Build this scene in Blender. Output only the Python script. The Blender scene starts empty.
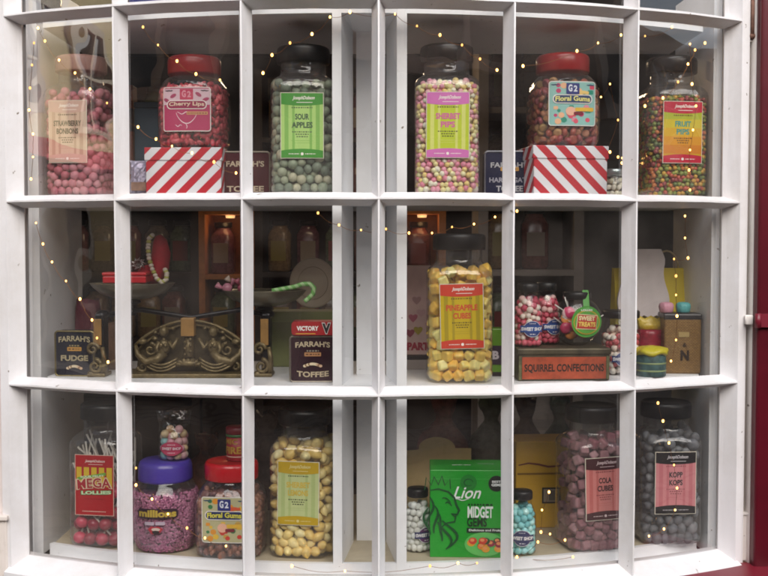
import bpy, bmesh, math, random
import numpy as np
from mathutils import Matrix, Vector, Euler

random.seed(7)
PI = math.pi
sc = bpy.context.scene
COL = sc.collection
Z0 = 1.63                       # height of the second glazing bar above the pavement

# ------------------------------------------------------------------ camera
CX, CD, CZ = 0.0054, 1.7496, -0.078
TILT, YAW, F = -0.0409, -0.002, 1050.0
cam_d = bpy.data.cameras.new('camera')
cam = bpy.data.objects.new('camera', cam_d)
COL.objects.link(cam)
cam.location = (CX, -CD, Z0 + CZ)
cam.rotation_euler = (PI / 2 + TILT, 0, YAW)
cam_d.sensor_width = 36
cam_d.lens = 36 * F / 768
cam_d.clip_start = 0.02
cam_d.clip_end = 400
sc.camera = cam
_R = Matrix.Rotation(YAW, 3, 'Z') @ Matrix.Rotation(TILT, 3, 'X')


def at(px, py, y):
    """measured photo position -> world point on the plane at depth y"""
    d = _R @ Vector(((px - 384) / F, 1, (288 - py) / F))
    k = (y + CD) / d.y
    return Vector((CX + d.x * k, y, Z0 + CZ + d.z * k))


def atx(px, y):
    return at(px, 288, y).x


# ------------------------------------------------------------------ materials
def S(h):
    h = h.lstrip('#')
    c = [int(h[i:i + 2], 16) / 255 for i in (0, 2, 4)]
    return tuple(v / 12.92 if v < .04045 else ((v + .055) / 1.055) ** 2.4 for v in c)


MATS = {}


def mat(name, col, rough=.5, metal=0., var=.12, vscale=18., bump=0., bscale=60., spec=.5, coat=0., trans=0., sss=0.):
    if name in MATS:
        return MATS[name]
    if isinstance(col, str):
        col = S(col)
    m = bpy.data.materials.new(name)
    m.use_nodes = True
    nt = m.node_tree
    b = nt.nodes['Principled BSDF']
    b.inputs['Roughness'].default_value = rough
    b.inputs['Metallic'].default_value = metal
    b.inputs['Specular IOR Level'].default_value = spec
    b.inputs['Coat Weight'].default_value = coat
    b.inputs['Transmission Weight'].default_value = trans
    if sss:
        b.inputs['Subsurface Weight'].default_value = sss
        b.inputs['Subsurface Radius'].default_value = (.004, .003, .002)
    tc = nt.nodes.new('ShaderNodeTexCoord')
    if var > 0:
        n = nt.nodes.new('ShaderNodeTexNoise')
        n.inputs['Scale'].default_value = vscale
        n.inputs['Detail'].default_value = 6
        n.inputs['Roughness'].default_value = .65
        nt.links.new(tc.outputs['Object'], n.inputs['Vector'])
        r = nt.nodes.new('ShaderNodeValToRGB')
        r.color_ramp.elements[0].position = .3
        r.color_ramp.elements[1].position = .7
        r.color_ramp.elements[0].color = tuple(c * (1 - var) for c in col) + (1,)
        r.color_ramp.elements[1].color = tuple(min(1, c * (1 + var)) for c in col) + (1,)
        nt.links.new(n.outputs['Fac'], r.inputs['Fac'])
        nt.links.new(r.outputs['Color'], b.inputs['Base Color'])
    else:
        b.inputs['Base Color'].default_value = tuple(col) + (1,)
    if bump > 0:
        n2 = nt.nodes.new('ShaderNodeTexNoise')
        n2.inputs['Scale'].default_value = bscale
        n2.inputs['Detail'].default_value = 5
        nt.links.new(tc.outputs['Object'], n2.inputs['Vector'])
        bp = nt.nodes.new('ShaderNodeBump')
        bp.inputs['Strength'].default_value = bump
        bp.inputs['Distance'].default_value = .004
        nt.links.new(n2.outputs['Fac'], bp.inputs['Height'])
        nt.links.new(bp.outputs['Normal'], b.inputs['Normal'])
    MATS[name] = m
    return m


def thin_glass(name, tint=(1, 1, 1), base=.045, amp=.9, wave=0., wscale=6., haze=0., hazecol=(.8, .8, .8), pw=4.5):
    """thin walled clear sheet: straight-through transmission plus angle dependent mirror"""
    m = bpy.data.materials.new(name)
    m.use_nodes = True
    nt = m.node_tree
    for n in list(nt.nodes):
        nt.nodes.remove(n)
    out = nt.nodes.new('ShaderNodeOutputMaterial')
    lw = nt.nodes.new('ShaderNodeLayerWeight')
    lw.inputs['Blend'].default_value = .5
    p = nt.nodes.new('ShaderNodeMath'); p.operation = 'POWER'
    p.inputs[1].default_value = pw
    nt.links.new(lw.outputs['Facing'], p.inputs[0])
    ma = nt.nodes.new('ShaderNodeMath'); ma.operation = 'MULTIPLY_ADD'
    ma.inputs[1].default_value = amp
    ma.inputs[2].default_value = base
    nt.links.new(p.outputs[0], ma.inputs[0])
    t = nt.nodes.new('ShaderNodeBsdfTransparent')
    t.inputs['Color'].default_value = tuple(tint) + (1,)
    g = nt.nodes.new('ShaderNodeBsdfGlossy')
    g.inputs['Roughness'].default_value = .015 if wave == 0 else .004
    if wave > 0:
        tc = nt.nodes.new('ShaderNodeTexCoord')
        no = nt.nodes.new('ShaderNodeTexNoise')
        no.inputs['Scale'].default_value = wscale
        no.inputs['Detail'].default_value = 2
        nt.links.new(tc.outputs['Object'], no.inputs['Vector'])
        bp = nt.nodes.new('ShaderNodeBump')
        bp.inputs['Strength'].default_value = wave
        bp.inputs['Distance'].default_value = .01
        nt.links.new(no.outputs['Fac'], bp.inputs['Height'])
        nt.links.new(bp.outputs['Normal'], g.inputs['Normal'])
    mx = nt.nodes.new('ShaderNodeMixShader')
    nt.links.new(ma.outputs[0], mx.inputs['Fac'])
    nt.links.new(t.outputs[0], mx.inputs[1])
    nt.links.new(g.outputs[0], mx.inputs[2])
    last = mx
    if haze > 0:
        df = nt.nodes.new('ShaderNodeBsdfDiffuse')
        df.inputs['Color'].default_value = tuple(hazecol) + (1,)
        tc2 = nt.nodes.new('ShaderNodeTexCoord')
        nz = nt.nodes.new('ShaderNodeTexNoise')
        nz.inputs['Scale'].default_value = 9
        nz.inputs['Detail'].default_value = 7
        nt.links.new(tc2.outputs['Object'], nz.inputs['Vector'])
        mr = nt.nodes.new('ShaderNodeMapRange')
        mr.inputs['From Min'].default_value = .3
        mr.inputs['From Max'].default_value = .8
        mr.inputs['To Min'].default_value = haze * .05
        mr.inputs['To Max'].default_value = haze * 2.6
        nt.links.new(nz.outputs['Fac'], mr.inputs['Value'])
        m2 = nt.nodes.new('ShaderNodeMixShader')
        nt.links.new(mr.outputs[0], m2.inputs['Fac'])
        nt.links.new(mx.outputs[0], m2.inputs[1])
        nt.links.new(df.outputs[0], m2.inputs[2])
        last = m2
    nt.links.new(last.outputs[0], out.inputs['Surface'])
    return m


LIFT = 1.2


def candy(name, cols, rough=.35, single=False, bump=0., sss=0., spec=.5, bscale=300.):
    """random colour per sweet, from the object when it is its own mesh, else from the mesh island"""
    m = bpy.data.materials.new(name)
    m.use_nodes = True
    nt = m.node_tree
    b = nt.nodes['Principled BSDF']
    b.inputs['Roughness'].default_value = rough
    b.inputs['Specular IOR Level'].default_value = spec
    if sss:
        b.inputs['Subsurface Weight'].default_value = sss
        b.inputs['Subsurface Radius'].default_value = (.003, .002, .0015)
    if single:
        src = nt.nodes.new('ShaderNodeObjectInfo').outputs['Random']
    else:
        src = nt.nodes.new('ShaderNodeNewGeometry').outputs['Random Per Island']
    r = nt.nodes.new('ShaderNodeValToRGB')
    r.color_ramp.interpolation = 'CONSTANT' if len(cols) > 3 else 'LINEAR'
    el = r.color_ramp.elements
    n = len(cols)
    while len(el) < n:
        el.new(.5)
    for i, c in enumerate(cols):
        el[i].position = i / n if n > 3 else i / max(1, n - 1)
        el[i].color = tuple(min(.9, v ** .84 * LIFT) for v in S(c)) + (1,)
    nt.links.new(src, r.inputs['Fac'])
    tc = nt.nodes.new('ShaderNodeTexCoord')
    no = nt.nodes.new('ShaderNodeTexNoise')
    no.inputs['Scale'].default_value = 160
    no.inputs['Detail'].default_value = 4
    nt.links.new(tc.outputs['Object'], no.inputs['Vector'])
    hs = nt.nodes.new('ShaderNodeHueSaturation')
    mr = nt.nodes.new('ShaderNodeMapRange')
    mr.inputs['To Min'].default_value = .72
    mr.inputs['To Max'].default_value = 1.25
    nt.links.new(no.outputs['Fac'], mr.inputs['Value'])
    nt.links.new(mr.outputs[0], hs.inputs['Value'])
    nt.links.new(r.outputs['Color'], hs.inputs['Color'])
    nt.links.new(hs.outputs[0], b.inputs['Base Color'])
    if bump:
        n2 = nt.nodes.new('ShaderNodeTexNoise')
        n2.inputs['Scale'].default_value = bscale
        nt.links.new(tc.outputs['Object'], n2.inputs['Vector'])
        bp = nt.nodes.new('ShaderNodeBump')
        bp.inputs['Strength'].default_value = bump
        bp.inputs['Distance'].default_value = .001
        nt.links.new(n2.outputs['Fac'], bp.inputs['Height'])
        nt.links.new(bp.outputs['Normal'], b.inputs['Normal'])
    return m


def stripes(name, a, bcol, vec, freq):
    m = bpy.data.materials.new(name)
    m.use_nodes = True
    nt = m.node_tree
    b = nt.nodes['Principled BSDF']
    b.inputs['Roughness'].default_value = .45
    tc = nt.nodes.new('ShaderNodeTexCoord')
    dt = nt.nodes.new('ShaderNodeVectorMath'); dt.operation = 'DOT_PRODUCT'
    dt.inputs[1].default_value = tuple(v * freq for v in vec)
    nt.links.new(tc.outputs['Object'], dt.inputs[0])
    fr = nt.nodes.new('ShaderNodeMath'); fr.operation = 'FRACT'
    nt.links.new(dt.outputs['Value'], fr.inputs[0])
    gt = nt.nodes.new('ShaderNodeMath'); gt.operation = 'GREATER_THAN'
    gt.inputs[1].default_value = .5
    nt.links.new(fr.outputs[0], gt.inputs[0])
    mx = nt.nodes.new('ShaderNodeMix'); mx.data_type = 'RGBA'
    mx.inputs['A'].default_value = S(a) + (1,)
    mx.inputs['B'].default_value = S(bcol) + (1,)
    nt.links.new(gt.outputs[0], mx.inputs['Factor'])
    nt.links.new(mx.outputs['Result'], b.inputs['Base Color'])
    return m


def emit(name, col, strength):
    m = bpy.data.materials.new(name)
    m.use_nodes = True
    nt = m.node_tree
    b = nt.nodes['Principled BSDF']
    b.inputs['Base Color'].default_value = tuple(col) + (1,)
    b.inputs['Emission Color'].default_value = tuple(col) + (1,)
    b.inputs['Emission Strength'].default_value = strength
    return m


def white_paint(name, col, grime, gamt=.5, bump=.22):
    """old gloss paint: brush marks, faint grime in noise patches and a few flaked spots"""
    m = bpy.data.materials.new(name)
    m.use_nodes = True
    nt = m.node_tree
    b = nt.nodes['Principled BSDF']
    tc = nt.nodes.new('ShaderNodeTexCoord')
    n = nt.nodes.new('ShaderNodeTexNoise')
    n.inputs['Scale'].default_value = 7
    n.inputs['Detail'].default_value = 9
    n.inputs['Roughness'].default_value = .7
    nt.links.new(tc.outputs['Object'], n.inputs['Vector'])
    r = nt.nodes.new('ShaderNodeValToRGB')
    r.color_ramp.elements[0].position = .42
    r.color_ramp.elements[1].position = .82
    r.color_ramp.elements[0].color = (0, 0, 0, 1)
    r.color_ramp.elements[1].color = (gamt, gamt, gamt, 1)
    nt.links.new(n.outputs['Fac'], r.inputs['Fac'])
    mx = nt.nodes.new('ShaderNodeMix'); mx.data_type = 'RGBA'
    mx.inputs['A'].default_value = S(col) + (1,)
    mx.inputs['B'].default_value = S(grime) + (1,)
    nt.links.new(r.outputs['Color'], mx.inputs['Factor'])
    n3 = nt.nodes.new('ShaderNodeTexNoise')          # flakes
    n3.inputs['Scale'].default_value = 62
    n3.inputs['Detail'].default_value = 3
    nt.links.new(tc.outputs['Object'], n3.inputs['Vector'])
    r3 = nt.nodes.new('ShaderNodeValToRGB')
    r3.color_ramp.elements[0].position = .718
    r3.color_ramp.elements[1].position = .75
    nt.links.new(n3.outputs['Fac'], r3.inputs['Fac'])
    m3 = nt.nodes.new('ShaderNodeMix'); m3.data_type = 'RGBA'
    m3.inputs['B'].default_value = S('#857a6e') + (1,)
    nt.links.new(r3.outputs['Color'], m3.inputs['Factor'])
    nt.links.new(mx.outputs['Result'], m3.inputs['A'])
    nt.links.new(m3.outputs['Result'], b.inputs['Base Color'])
    b.inputs['Roughness'].default_value = .42
    mp = nt.nodes.new('ShaderNodeMapping')
    mp.inputs['Scale'].default_value = (90, 90, 14)
    nt.links.new(tc.outputs['Object'], mp.inputs['Vector'])
    n2 = nt.nodes.new('ShaderNodeTexNoise')
    n2.inputs['Scale'].default_value = 1
    n2.inputs['Detail'].default_value = 5
    nt.links.new(mp.outputs[0], n2.inputs['Vector'])
    bp = nt.nodes.new('ShaderNodeBump')
    bp.inputs['Strength'].default_value = bump
    bp.inputs['Distance'].default_value = .003
    nt.links.new(n2.outputs['Fac'], bp.inputs['Height'])
    nt.links.new(bp.outputs['Normal'], b.inputs['Normal'])
    return m


# ------------------------------------------------------------------ mesh builder
class MB:
    def __init__(s):
        s.v, s.f, s.m, s.sm = [], [], [], []

    def add(s, vs, fs, mi=0, smooth=False, M=None):
        o = len(s.v)
        for p in vs:
            p = Vector(p)
            s.v.append(tuple(M @ p) if M is not None else tuple(p))
        for f in fs:
            s.f.append([o + i for i in f]); s.m.append(mi); s.sm.append(smooth)
        return s

    def box(s, x0, x1, y0, y1, z0, z1, mi=0, M=None, bev=0.):
        if bev > 0:
            return s.rbox(x0, x1, y0, y1, z0, z1, bev, mi, M)
        v = [(x, y, z) for z in (z0, z1) for y in (y0, y1) for x in (x0, x1)]
        f = [(0, 2, 3, 1), (4, 5, 7, 6), (0, 1, 5, 4), (2, 6, 7, 3), (0, 4, 6, 2), (1, 3, 7, 5)]
        return s.add(v, f, mi, False, M)

    def rbox(s, x0, x1, y0, y1, z0, z1, b, mi=0, M=None):
        """box with all edges chamfered twice (soft edges)"""
        prof = [(0, b), (b * .3, b * .3), (b, 0)]
        rings = []
        def ring(z, ins):
            c = []
            for (cx, cy, a0) in ((x1 - b, y1 - b, 0), (x0 + b, y1 - b, 90), (x0 + b, y0 + b, 180), (x1 - b, y0 + b, 270)):
                for k in range(4):
                    a = math.radians(a0 + k * 30)
                    c.append((cx + (b - ins) * math.cos(a), cy + (b - ins) * math.sin(a), z))
            return c
        for dz, ins in prof:
            rings.append(ring(z0 + dz, min(ins, b * .92)))
        for dz, ins in reversed(prof):
            rings.append(ring(z1 - dz, min(ins, b * .92)))
        return s.loft(rings, mi, True, True, False, M)

    def loft(s, rings, mi=0, cap0=True, cap1=True, smooth=True, M=None, closed=True):
        n = len(rings[0])
        vs = [p for r in rings for p in r]
        fs = []
        for i in range(len(rings) - 1):
            for j in range(n if closed else n - 1):
                a, b = i * n + j, i * n + (j + 1) % n
                fs.append((a, b, b + n, a + n))
        if cap0: fs.append(tuple(reversed(range(n))))
        if cap1: fs.append(tuple(range((len(rings) - 1) * n, len(rings) * n)))
        return s.add(vs, fs, mi, smooth, M)

    def lathe(s, prof, seg=40, n=2., mi=0, cap0=True, cap1=True, smooth=True, M=None, flute=0, famp=0.):
        """prof: (z, radius[, squareness]); squareness 2 is round, 5 a rounded square"""
        rings = []
        for p in prof:
            z, r = p[0], p[1]
            e = p[2] if len(p) > 2 else n
            ring = []
            for k in range(seg):
                a = 2 * PI * (k + .5) / seg
                c, d = math.cos(a), math.sin(a)
                rr = r / (abs(c) ** e + abs(d) ** e) ** (1 / e)
                if flute:
                    rr *= 1 + famp * math.cos(a * flute)
                ring.append((rr * c, rr * d, z))
            rings.append(ring)
        return s.loft(rings, mi, cap0, cap1, smooth, M)

    def tube(s, pts, r, seg=8, mi=0, caps=True, M=None):
        pts = [Vector(p) for p in pts]
        n = len(pts)
        rad = r if isinstance(r, (list, tuple)) else [r] * n
        rings = []
        up = Vector((0, 0, 1))
        prev = None
        for i, p in enumerate(pts):
            t = (pts[min(i + 1, n - 1)] - pts[max(i - 1, 0)])
            t = t.normalized() if t.length > 1e-9 else Vector((1, 0, 0))
            if prev is None:
                a = t.cross(up)
                if a.length < .1: a = t.cross(Vector((0, 1, 0)))
            else:
                a = prev - t * prev.dot(t)
            a.normalize(); prev = a
            b = t.cross(a)
            rings.append([p + (a * math.cos(2 * PI * k / seg) + b * math.sin(2 * PI * k / seg)) * rad[i] for k in range(seg)])
        return s.loft(rings, mi, caps, caps, True, M)

    def sphere(s, c, r, seg=12, rings=8, mi=0, M=None):
        c = Vector(c)
        rr = r if isinstance(r, (list, tuple)) else (r, r, r)
        vs, fs = [], []
        vs.append(c + Vector((0, 0, -rr[2])))
        for i in range(1, rings):
            t = PI * i / rings - PI / 2
            for k in range(seg):
                a = 2 * PI * k / seg
                vs.append(c + Vector((rr[0] * math.cos(t) * math.cos(a), rr[1] * math.cos(t) * math.sin(a), rr[2] * math.sin(t))))
        vs.append(c + Vector((0, 0, rr[2])))
        for k in range(seg):
            fs.append((0, 1 + (k + 1) % seg, 1 + k))
        for i in range(rings - 2):
            for k in range(seg):
                a, b = 1 + i * seg + k, 1 + i * seg + (k + 1) % seg
                fs.append((a, b, b + seg, a + seg))
        t = 1 + (rings - 2) * seg
        for k in range(seg):
            fs.append((t + k, t + (k + 1) % seg, len(vs) - 1))
        return s.add(vs, fs, mi, True, M)

    def poly_xz(s, pts, y0, y1, mi=0, M=None, smooth=False):
        """outline in x,z pushed from y0 to y1"""
        n = len(pts)
        vs = [(x, y0, z) for x, z in pts] + [(x, y1, z) for x, z in pts]
        fs = [tuple(range(n)), tuple(reversed(range(n, 2 * n)))]
        for i in range(n):
            j = (i + 1) % n
            fs.append((j, i, i + n, j + n))
        return s.add(vs, fs, mi, smooth, M)

    def poly_xy(s, pts, z0, z1, mi=0, M=None):
        n = len(pts)
        vs = [(x, y, z0) for x, y in pts] + [(x, y, z1) for x, y in pts]
        fs = [tuple(reversed(range(n))), tuple(range(n, 2 * n))]
        for i in range(n):
            j = (i + 1) % n
            fs.append((i, j, j + n, i + n))
        return s.add(vs, fs, mi, False, M)

    def mesh(s, name, mats):
        me = bpy.data.meshes.new(name)
        me.from_pydata(s.v, [], s.f)
        ms = mats if isinstance(mats, (list, tuple)) else [mats]
        for m in ms: me.materials.append(m)
        me.polygons.foreach_set('material_index', s.m)
        me.polygons.foreach_set('use_smooth', s.sm)
        me.update()
        return me

    def build(s, name, mats, parent=None, **kw):
        return link(name, s.mesh(name, mats), parent, **kw)


def link(name, me, parent=None, loc=None, rot=None, label=None, cat=None, group=None, kind=None):
    o = bpy.data.objects.new(name, me)
    COL.objects.link(o)
    if parent is not None: o.parent = parent
    if loc is not None: o.location = loc
    if rot is not None: o.rotation_euler = rot
    if label: o['label'] = label
    if cat: o['category'] = cat
    if group: o['group'] = group
    if kind: o['kind'] = kind
    return o


def thing(name, label, cat, loc=(0, 0, 0), rz=0., group=None):
    o = link(name, None, None, loc, (0, 0, rz), label, cat, group)
    o.empty_display_size = .03
    return o


def rrect(w, h, r, k=5, cx=0, cy=0):
    pts = []
    for (sx, sy, a0) in ((1, -1, 270), (1, 1, 0), (-1, 1, 90), (-1, -1, 180)):
        for i in range(k + 1):
            a = math.radians(a0 + 90 * i / k)
            pts.append((cx + sx * (w / 2 - r) + r * math.cos(a), cy + sy * (h / 2 - r) + r * math.sin(a)))
    return pts


def ellipse(cx, cy, a, b, n=28, t0=0, t1=360):
    return [(cx + a * math.cos(math.radians(t0 + (t1 - t0) * i / n)), cy + b * math.sin(math.radians(t0 + (t1 - t0) * i / n))) for i in range(n if t1 - t0 == 360 else n + 1)]


# ------------------------------------------------------------------ printed labels
_tc = {}


def text_geo(txt, bold=0.):
    key = (txt, bold)
    if key in _tc: return _tc[key]
    cu = bpy.data.curves.new('lettering', 'FONT')
    cu.body = txt; cu.size = 1; cu.resolution_u = 3; cu.offset = bold
    cu.fill_mode = 'FRONT'
    ob = bpy.data.objects.new('lettering', cu)
    COL.objects.link(ob)
    dg = bpy.context.evaluated_depsgraph_get()
    me = bpy.data.meshes.new_from_object(ob.evaluated_get(dg))
    vs = [(v.co.x, v.co.y) for v in me.vertices]
    fs = [tuple(p.vertices) for p in me.polygons]
    up = [p.normal.z for p in me.polygons]
    fs = [f if u > 0 else tuple(reversed(f)) for f, u in zip(fs, up)]
    bpy.data.objects.remove(ob); bpy.data.curves.remove(cu); bpy.data.meshes.remove(me)
    _tc[key] = (vs, fs)
    return vs, fs


class Print:
    """flat artwork in x (right) and y (up); whatever overlaps earlier ink lies a hair in front of it"""
    def __init__(s, step=.00016):
        s.el = []; s.mats = []; s.bb = []; s.last = 1; s.step = step

    def mi(s, m):
        if m not in s.mats: s.mats.append(m)
        return s.mats.index(m)

    def put(s, pts, fs, m, same=False):
        q = (min(p[0] for p in pts), min(p[1] for p in pts), max(p[0] for p in pts), max(p[1] for p in pts))
        ly = 1
        for k, o in s.bb:
            if o[0] < q[2] and o[2] > q[0] and o[1] < q[3] and o[3] > q[1]:
                ly = max(ly, k + 1)
        if same: ly = max(ly, s.last)
        s.last = ly
        s.bb.append((ly, q)); s.el.append((pts, fs, s.mi(m), ly))
        return s

    def poly(s, pts, m):
        return s.put(list(pts), [tuple(range(len(pts)))], m)

    def rect(s, x0, y0, x1, y1, m, same=False, n=1):
        return s.put([(x0, y0), (x1, y0), (x1, y1), (x0, y1)], [(0, 1, 2, 3)], m)

    def text(s, txt, cx, cy, w, h, m, bold=.02, shear=0., arc=0., rot=0., same=False):
        vs, fs = text_geo(txt, bold)
        if not vs: return s
        x0 = min(v[0] for v in vs); x1 = max(v[0] for v in vs)
        y0 = min(v[1] for v in vs); y1 = max(v[1] for v in vs)
        out = []
        for x, y in vs:
            u = (x - (x0 + x1) / 2) / (x1 - x0); v = (y - (y0 + y1) / 2) / (y1 - y0)
            X = u * w + shear * v * h; Y = v * h + arc * (.25 - u * u) * 4 * h
            c, d = math.cos(rot), math.sin(rot)
            out.append((cx + X * c - Y * d, cy + X * d + Y * c))
        return s.put(out, fs, m)

    def stroke(s, pts, w, m):
        n = len(pts); L, R_ = [], []
        for i in range(n):
            a, b = pts[max(0, i - 1)], pts[min(n - 1, i + 1)]
            dx, dy = b[0] - a[0], b[1] - a[1]
            l = math.hypot(dx, dy) or 1
            ww = w * (.35 + .65 * math.sin(PI * (i + .6) / (n + .2)))
            nx, ny = -dy / l * ww / 2, dx / l * ww / 2
            L.append((pts[i][0] + nx, pts[i][1] + ny)); R_.append((pts[i][0] - nx, pts[i][1] - ny))
        vs = L + R_
        fs = [(i, n + i, n + i + 1, i + 1) for i in range(n - 1)]
        return s.put(vs, fs, m)

    def build(s, name, parent, place, label=None, bend=True):
        """place(x, y, d) -> local point d in front of the surface"""
        mb = MB()
        for pts, fs, mi, ly in s.el:
            x0 = min(p[0] for p in pts); x1 = max(p[0] for p in pts)
            if bend and x1 - x0 > .007 and len(fs) < 40:
                bm = bmesh.new()
                vv = [bm.verts.new((x, y, 0)) for x, y in pts]
                for f in fs:
                    try: bm.faces.new([vv[i] for i in f])
                    except ValueError: pass
                k = math.floor(x0 / .005) + 1
                while k * .005 < x1:
                    bmesh.ops.bisect_plane(bm, geom=bm.verts[:] + bm.edges[:] + bm.faces[:], plane_co=(k * .005, 0, 0), plane_no=(1, 0, 0))
                    k += 1
                bm.verts.index_update()
                pts = [(v.co.x, v.co.y) for v in bm.verts]
                fs = [tuple(v.index for v in f.verts) for f in bm.faces]
                bm.free()
            mb.add([place(x, y, s.step * ly) for x, y in pts], fs, mi, False)
        return mb.build(name, s.mats, parent, label=label)


def flat(y, z, tilt=0.):
    return lambda a, b, d: (a, y - d - .0006 + b * tilt, z + b)


def curved(r, z):
    def f(a, b, d):
        t = a / r
        return ((r + d + .0006) * math.sin(t), -(r + d + .0006) * math.cos(t), z + b)
    return f


def rounded(r, n, z):
    """wrap on a rounded-square jar, front is -y"""
    def f(a, b, d):
        x = a
        e = n
        y = -(max(1e-9, 1 - abs(x / r) ** e)) ** (1 / e) * r
        return (x, y - d - .0006, z + b)
    return f


# common print inks
def ink(h, rough=.45):
    return mat('ink_' + h.strip('#'), h, rough, var=.04, vscale=60)


# ------------------------------------------------------------------ bow geometry
R, PHI, DTH = 1.4826, .0259, .1549
OC = Vector((-R * math.sin(PHI), R * math.cos(PHI)))


def bow(c, off, z, lat=0.):
    """c: bay line (0 middle, -3 left end, 3 right end), off: metres outside the ridge line"""
    t = c * DTH + PHI
    r = R + off
    return Vector((OC.x + r * math.sin(t) + lat * math.cos(t), OC.y - r * math.cos(t) + lat * math.sin(t), Z0 + z))


WHITE = white_paint('old_white_gloss_paint', '#e4e2e3', '#b9b0a5', .5)
CREAM = white_paint('cream_paint', '#e2dcd6', '#a89c8e', .5)
GREYW = white_paint('inner_white_paint', '#f2f3f5', '#c4c0bc', .4, .1)
REDP = mat('crimson_door_paint', '#520c1a', .3, var=.2, vscale=9, bump=.1, bscale=40)
DARKWOOD = mat('dark_wood', '#2a1d15', .5, var=.3, vscale=14)
PANE = thin_glass('window_pane_glass', (.975, .975, .965), .175, .8, wave=.17, wscale=5, haze=.017, hazecol=(.72, .62, .56))
JARG = thin_glass('clear_jar_plastic', (.97, .97, .965), .065, .9, wave=.25, wscale=35, haze=.035, hazecol=(.75, .72, .70), pw=3.0)
GLASSJ = thin_glass('clear_jar_glass', (.93, .95, .94), .05, .8)
REDG = thin_glass('clear_bag_film', (.95, .95, .95), .06, .8, wave=.6, wscale=40)
BLACKP = mat('black_plastic', '#0f0f10', .38, var=.1)

# ================================================================== THE SETTING
g = MB(); g.box(-40, 40, -60, 30, -.3, 0)
g.build('ground', mat('ground_soil', '#4a4640', .9, var=.2, vscale=2), kind='structure')


def cobbles(name, a, b, scale):
    m = bpy.data.materials.new(name); m.use_nodes = True
    nt = m.node_tree; bs = nt.nodes['Principled BSDF']
    tc = nt.nodes.new('ShaderNodeTexCoord')
    br = nt.nodes.new('ShaderNodeTexBrick')
    br.inputs['Scale'].default_value = scale
    br.inputs['Color1'].default_value = S(a) + (1,)
    br.inputs['Color2'].default_value = S(b) + (1,)
    br.inputs['Mortar'].default_value = (.03, .028, .025, 1)
    br.inputs['Mortar Size'].default_value = .025
    nt.links.new(tc.outputs['Object'], br.inputs['Vector'])
    nt.links.new(br.outputs['Color'], bs.inputs['Base Color'])
    bs.inputs['Roughness'].default_value = .8
    return m


g = MB(); g.box(-38, 38, -5.6, -2.0, .001, .008)
g.build('road', cobbles('setts', '#5a554e', '#474440', 4), kind='structure')
g = MB(); g.box(-38, 38, -2.0, .3, .004, .11); g.box(-38, 38, -6.6, -5.6, .004, .11)
g.build('pavement', cobbles('flagstones', '#7d766c', '#6b665e', 1.3), kind='structure')

# ---- the shop building around the bow
brick_own = cobbles('shop_brick', '#7a4a3a', '#6a3d30', 5)
shop = thing('shop_building', 'brick shop building that carries the bow window', 'building', (0, 0, 0))
w = MB()
w.box(-6, -.98, .36, .6, 0, 7.0); w.box(1.2, 6, .36, .6, 0, 7.0); w.box(-.98, 1.2, .36, .6, Z0 + .86, 7.0)
w.box(-6, 6, 6.0, 6.2, 0, 7.0); w.box(-6.2, -6, .36, 6.2, 0, 7); w.box(6, 6.2, .36, 6.2, 0, 7)
w.build('wall', brick_own, shop)
w = MB(); w.box(-6.3, 6.3, .2, 6.3, 7.0, 7.15)
w.build('roof', mat('slate', '#3b3d42', .7), shop)
w = MB(); w.box(-3.0, 3.0, .61, 5.0, .012, .03)
w.build('shop_floor', mat('shop_floor_boards', '#4b382a', .5, var=.3, vscale=5), kind='structure')
w = MB(); w.box(-3.0, 3.0, .61, 5.0, 2.75, 2.8)
w.build('shop_ceiling', mat('shop_ceiling_paint', '#6b645c', .8), kind='structure')
w = MB(); w.box(-3.0, 3.0, 5.0, 5.05, .03, 2.75); w.box(-3.05, -3, .61, 5.0, .03, 2.75); w.box(3, 3.05, .61, 5.0, .03, 2.75)
w.build('shop_wall', mat('shop_wall_paint', '#544a44', .8), kind='structure')

# ---- the bow window
win = thing('bow_window', 'white painted bow window with thick glazing bars filling the picture', 'window', bow(0, 0, -.69))
wl = Vector(win.location)
prof = [(0, .0014), (-.010, .0042), (-.024, .0088), (-.032, .0113), (-.0365, .0085)]
full = [(o, h) for o, h in prof] + [(o, -h) for o, h in reversed(prof)]


def loc(p): return tuple(Vector(p) - wl)


for z in (.33, 0, -.33):
    mb = MB(); rings = []
    for i in range(0, 61):
        c = -3 + i * .1
        wob = (.0002 * math.sin(i * 1.7 + z * 9)) + .0004 * math.sin(i * .6)
        rings.append([loc(bow(c, o, z + h + wob)) for o, h in full])
    mb.loft(rings, 0, True, True, False)
    mb.build('glazing_bar', WHITE, win)
for c in (-2, -1, 0, 1, 2):
    mb = MB(); rings = []
    for i in range(0, 34):
        z = -.665 + i * .041
        wob = .0003 * math.sin(i * .9 + c * 5)
        rings.append([loc(bow(c, o * .97 - .0006, z, h + wob)) for o, h in reversed(full)])
    mb.loft(rings, 0, True, True, False)
    mb.build('glazing_bar', WHITE, win)
for sgn in (-1, 1):
    mb = MB()
    pr = [(.0002, -.0005), (-.010, .003), (-.024, .008), (-.032, .0115), (-.037, .009), (-.037, -.02), (0, -.02)]
    pr = [(o, -sgn * h) for o, h in pr]
    if sgn < 0: pr = pr[::-1]
    mb.loft([[loc(bow(sgn * 3, o, z, h)) for o, h in pr] for z in (-.672, .70)], 0, True, True, False)
    mb.build('stile', WHITE, win)
mb = MB()
ps = [(-.050, .0118), (-.032, .0118), (.004, -.006), (.012, -.010), (.012, -.040), (.004, -.045), (-.07, -.045), (-.07, -.002), (-.050, -.002)]
mb.loft([[loc(bow(-3.03 + i * .101, o, -.66 + h)) for o, h in ps] for i in range(61)], 0, True, True, False)
mb.build('sill', WHITE, win)
mb = MB()
ps = [(.01, .03), (.01, .12), (-.07, .12), (-.07, -.0118), (-.032, -.0118), (0, .004)]
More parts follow.
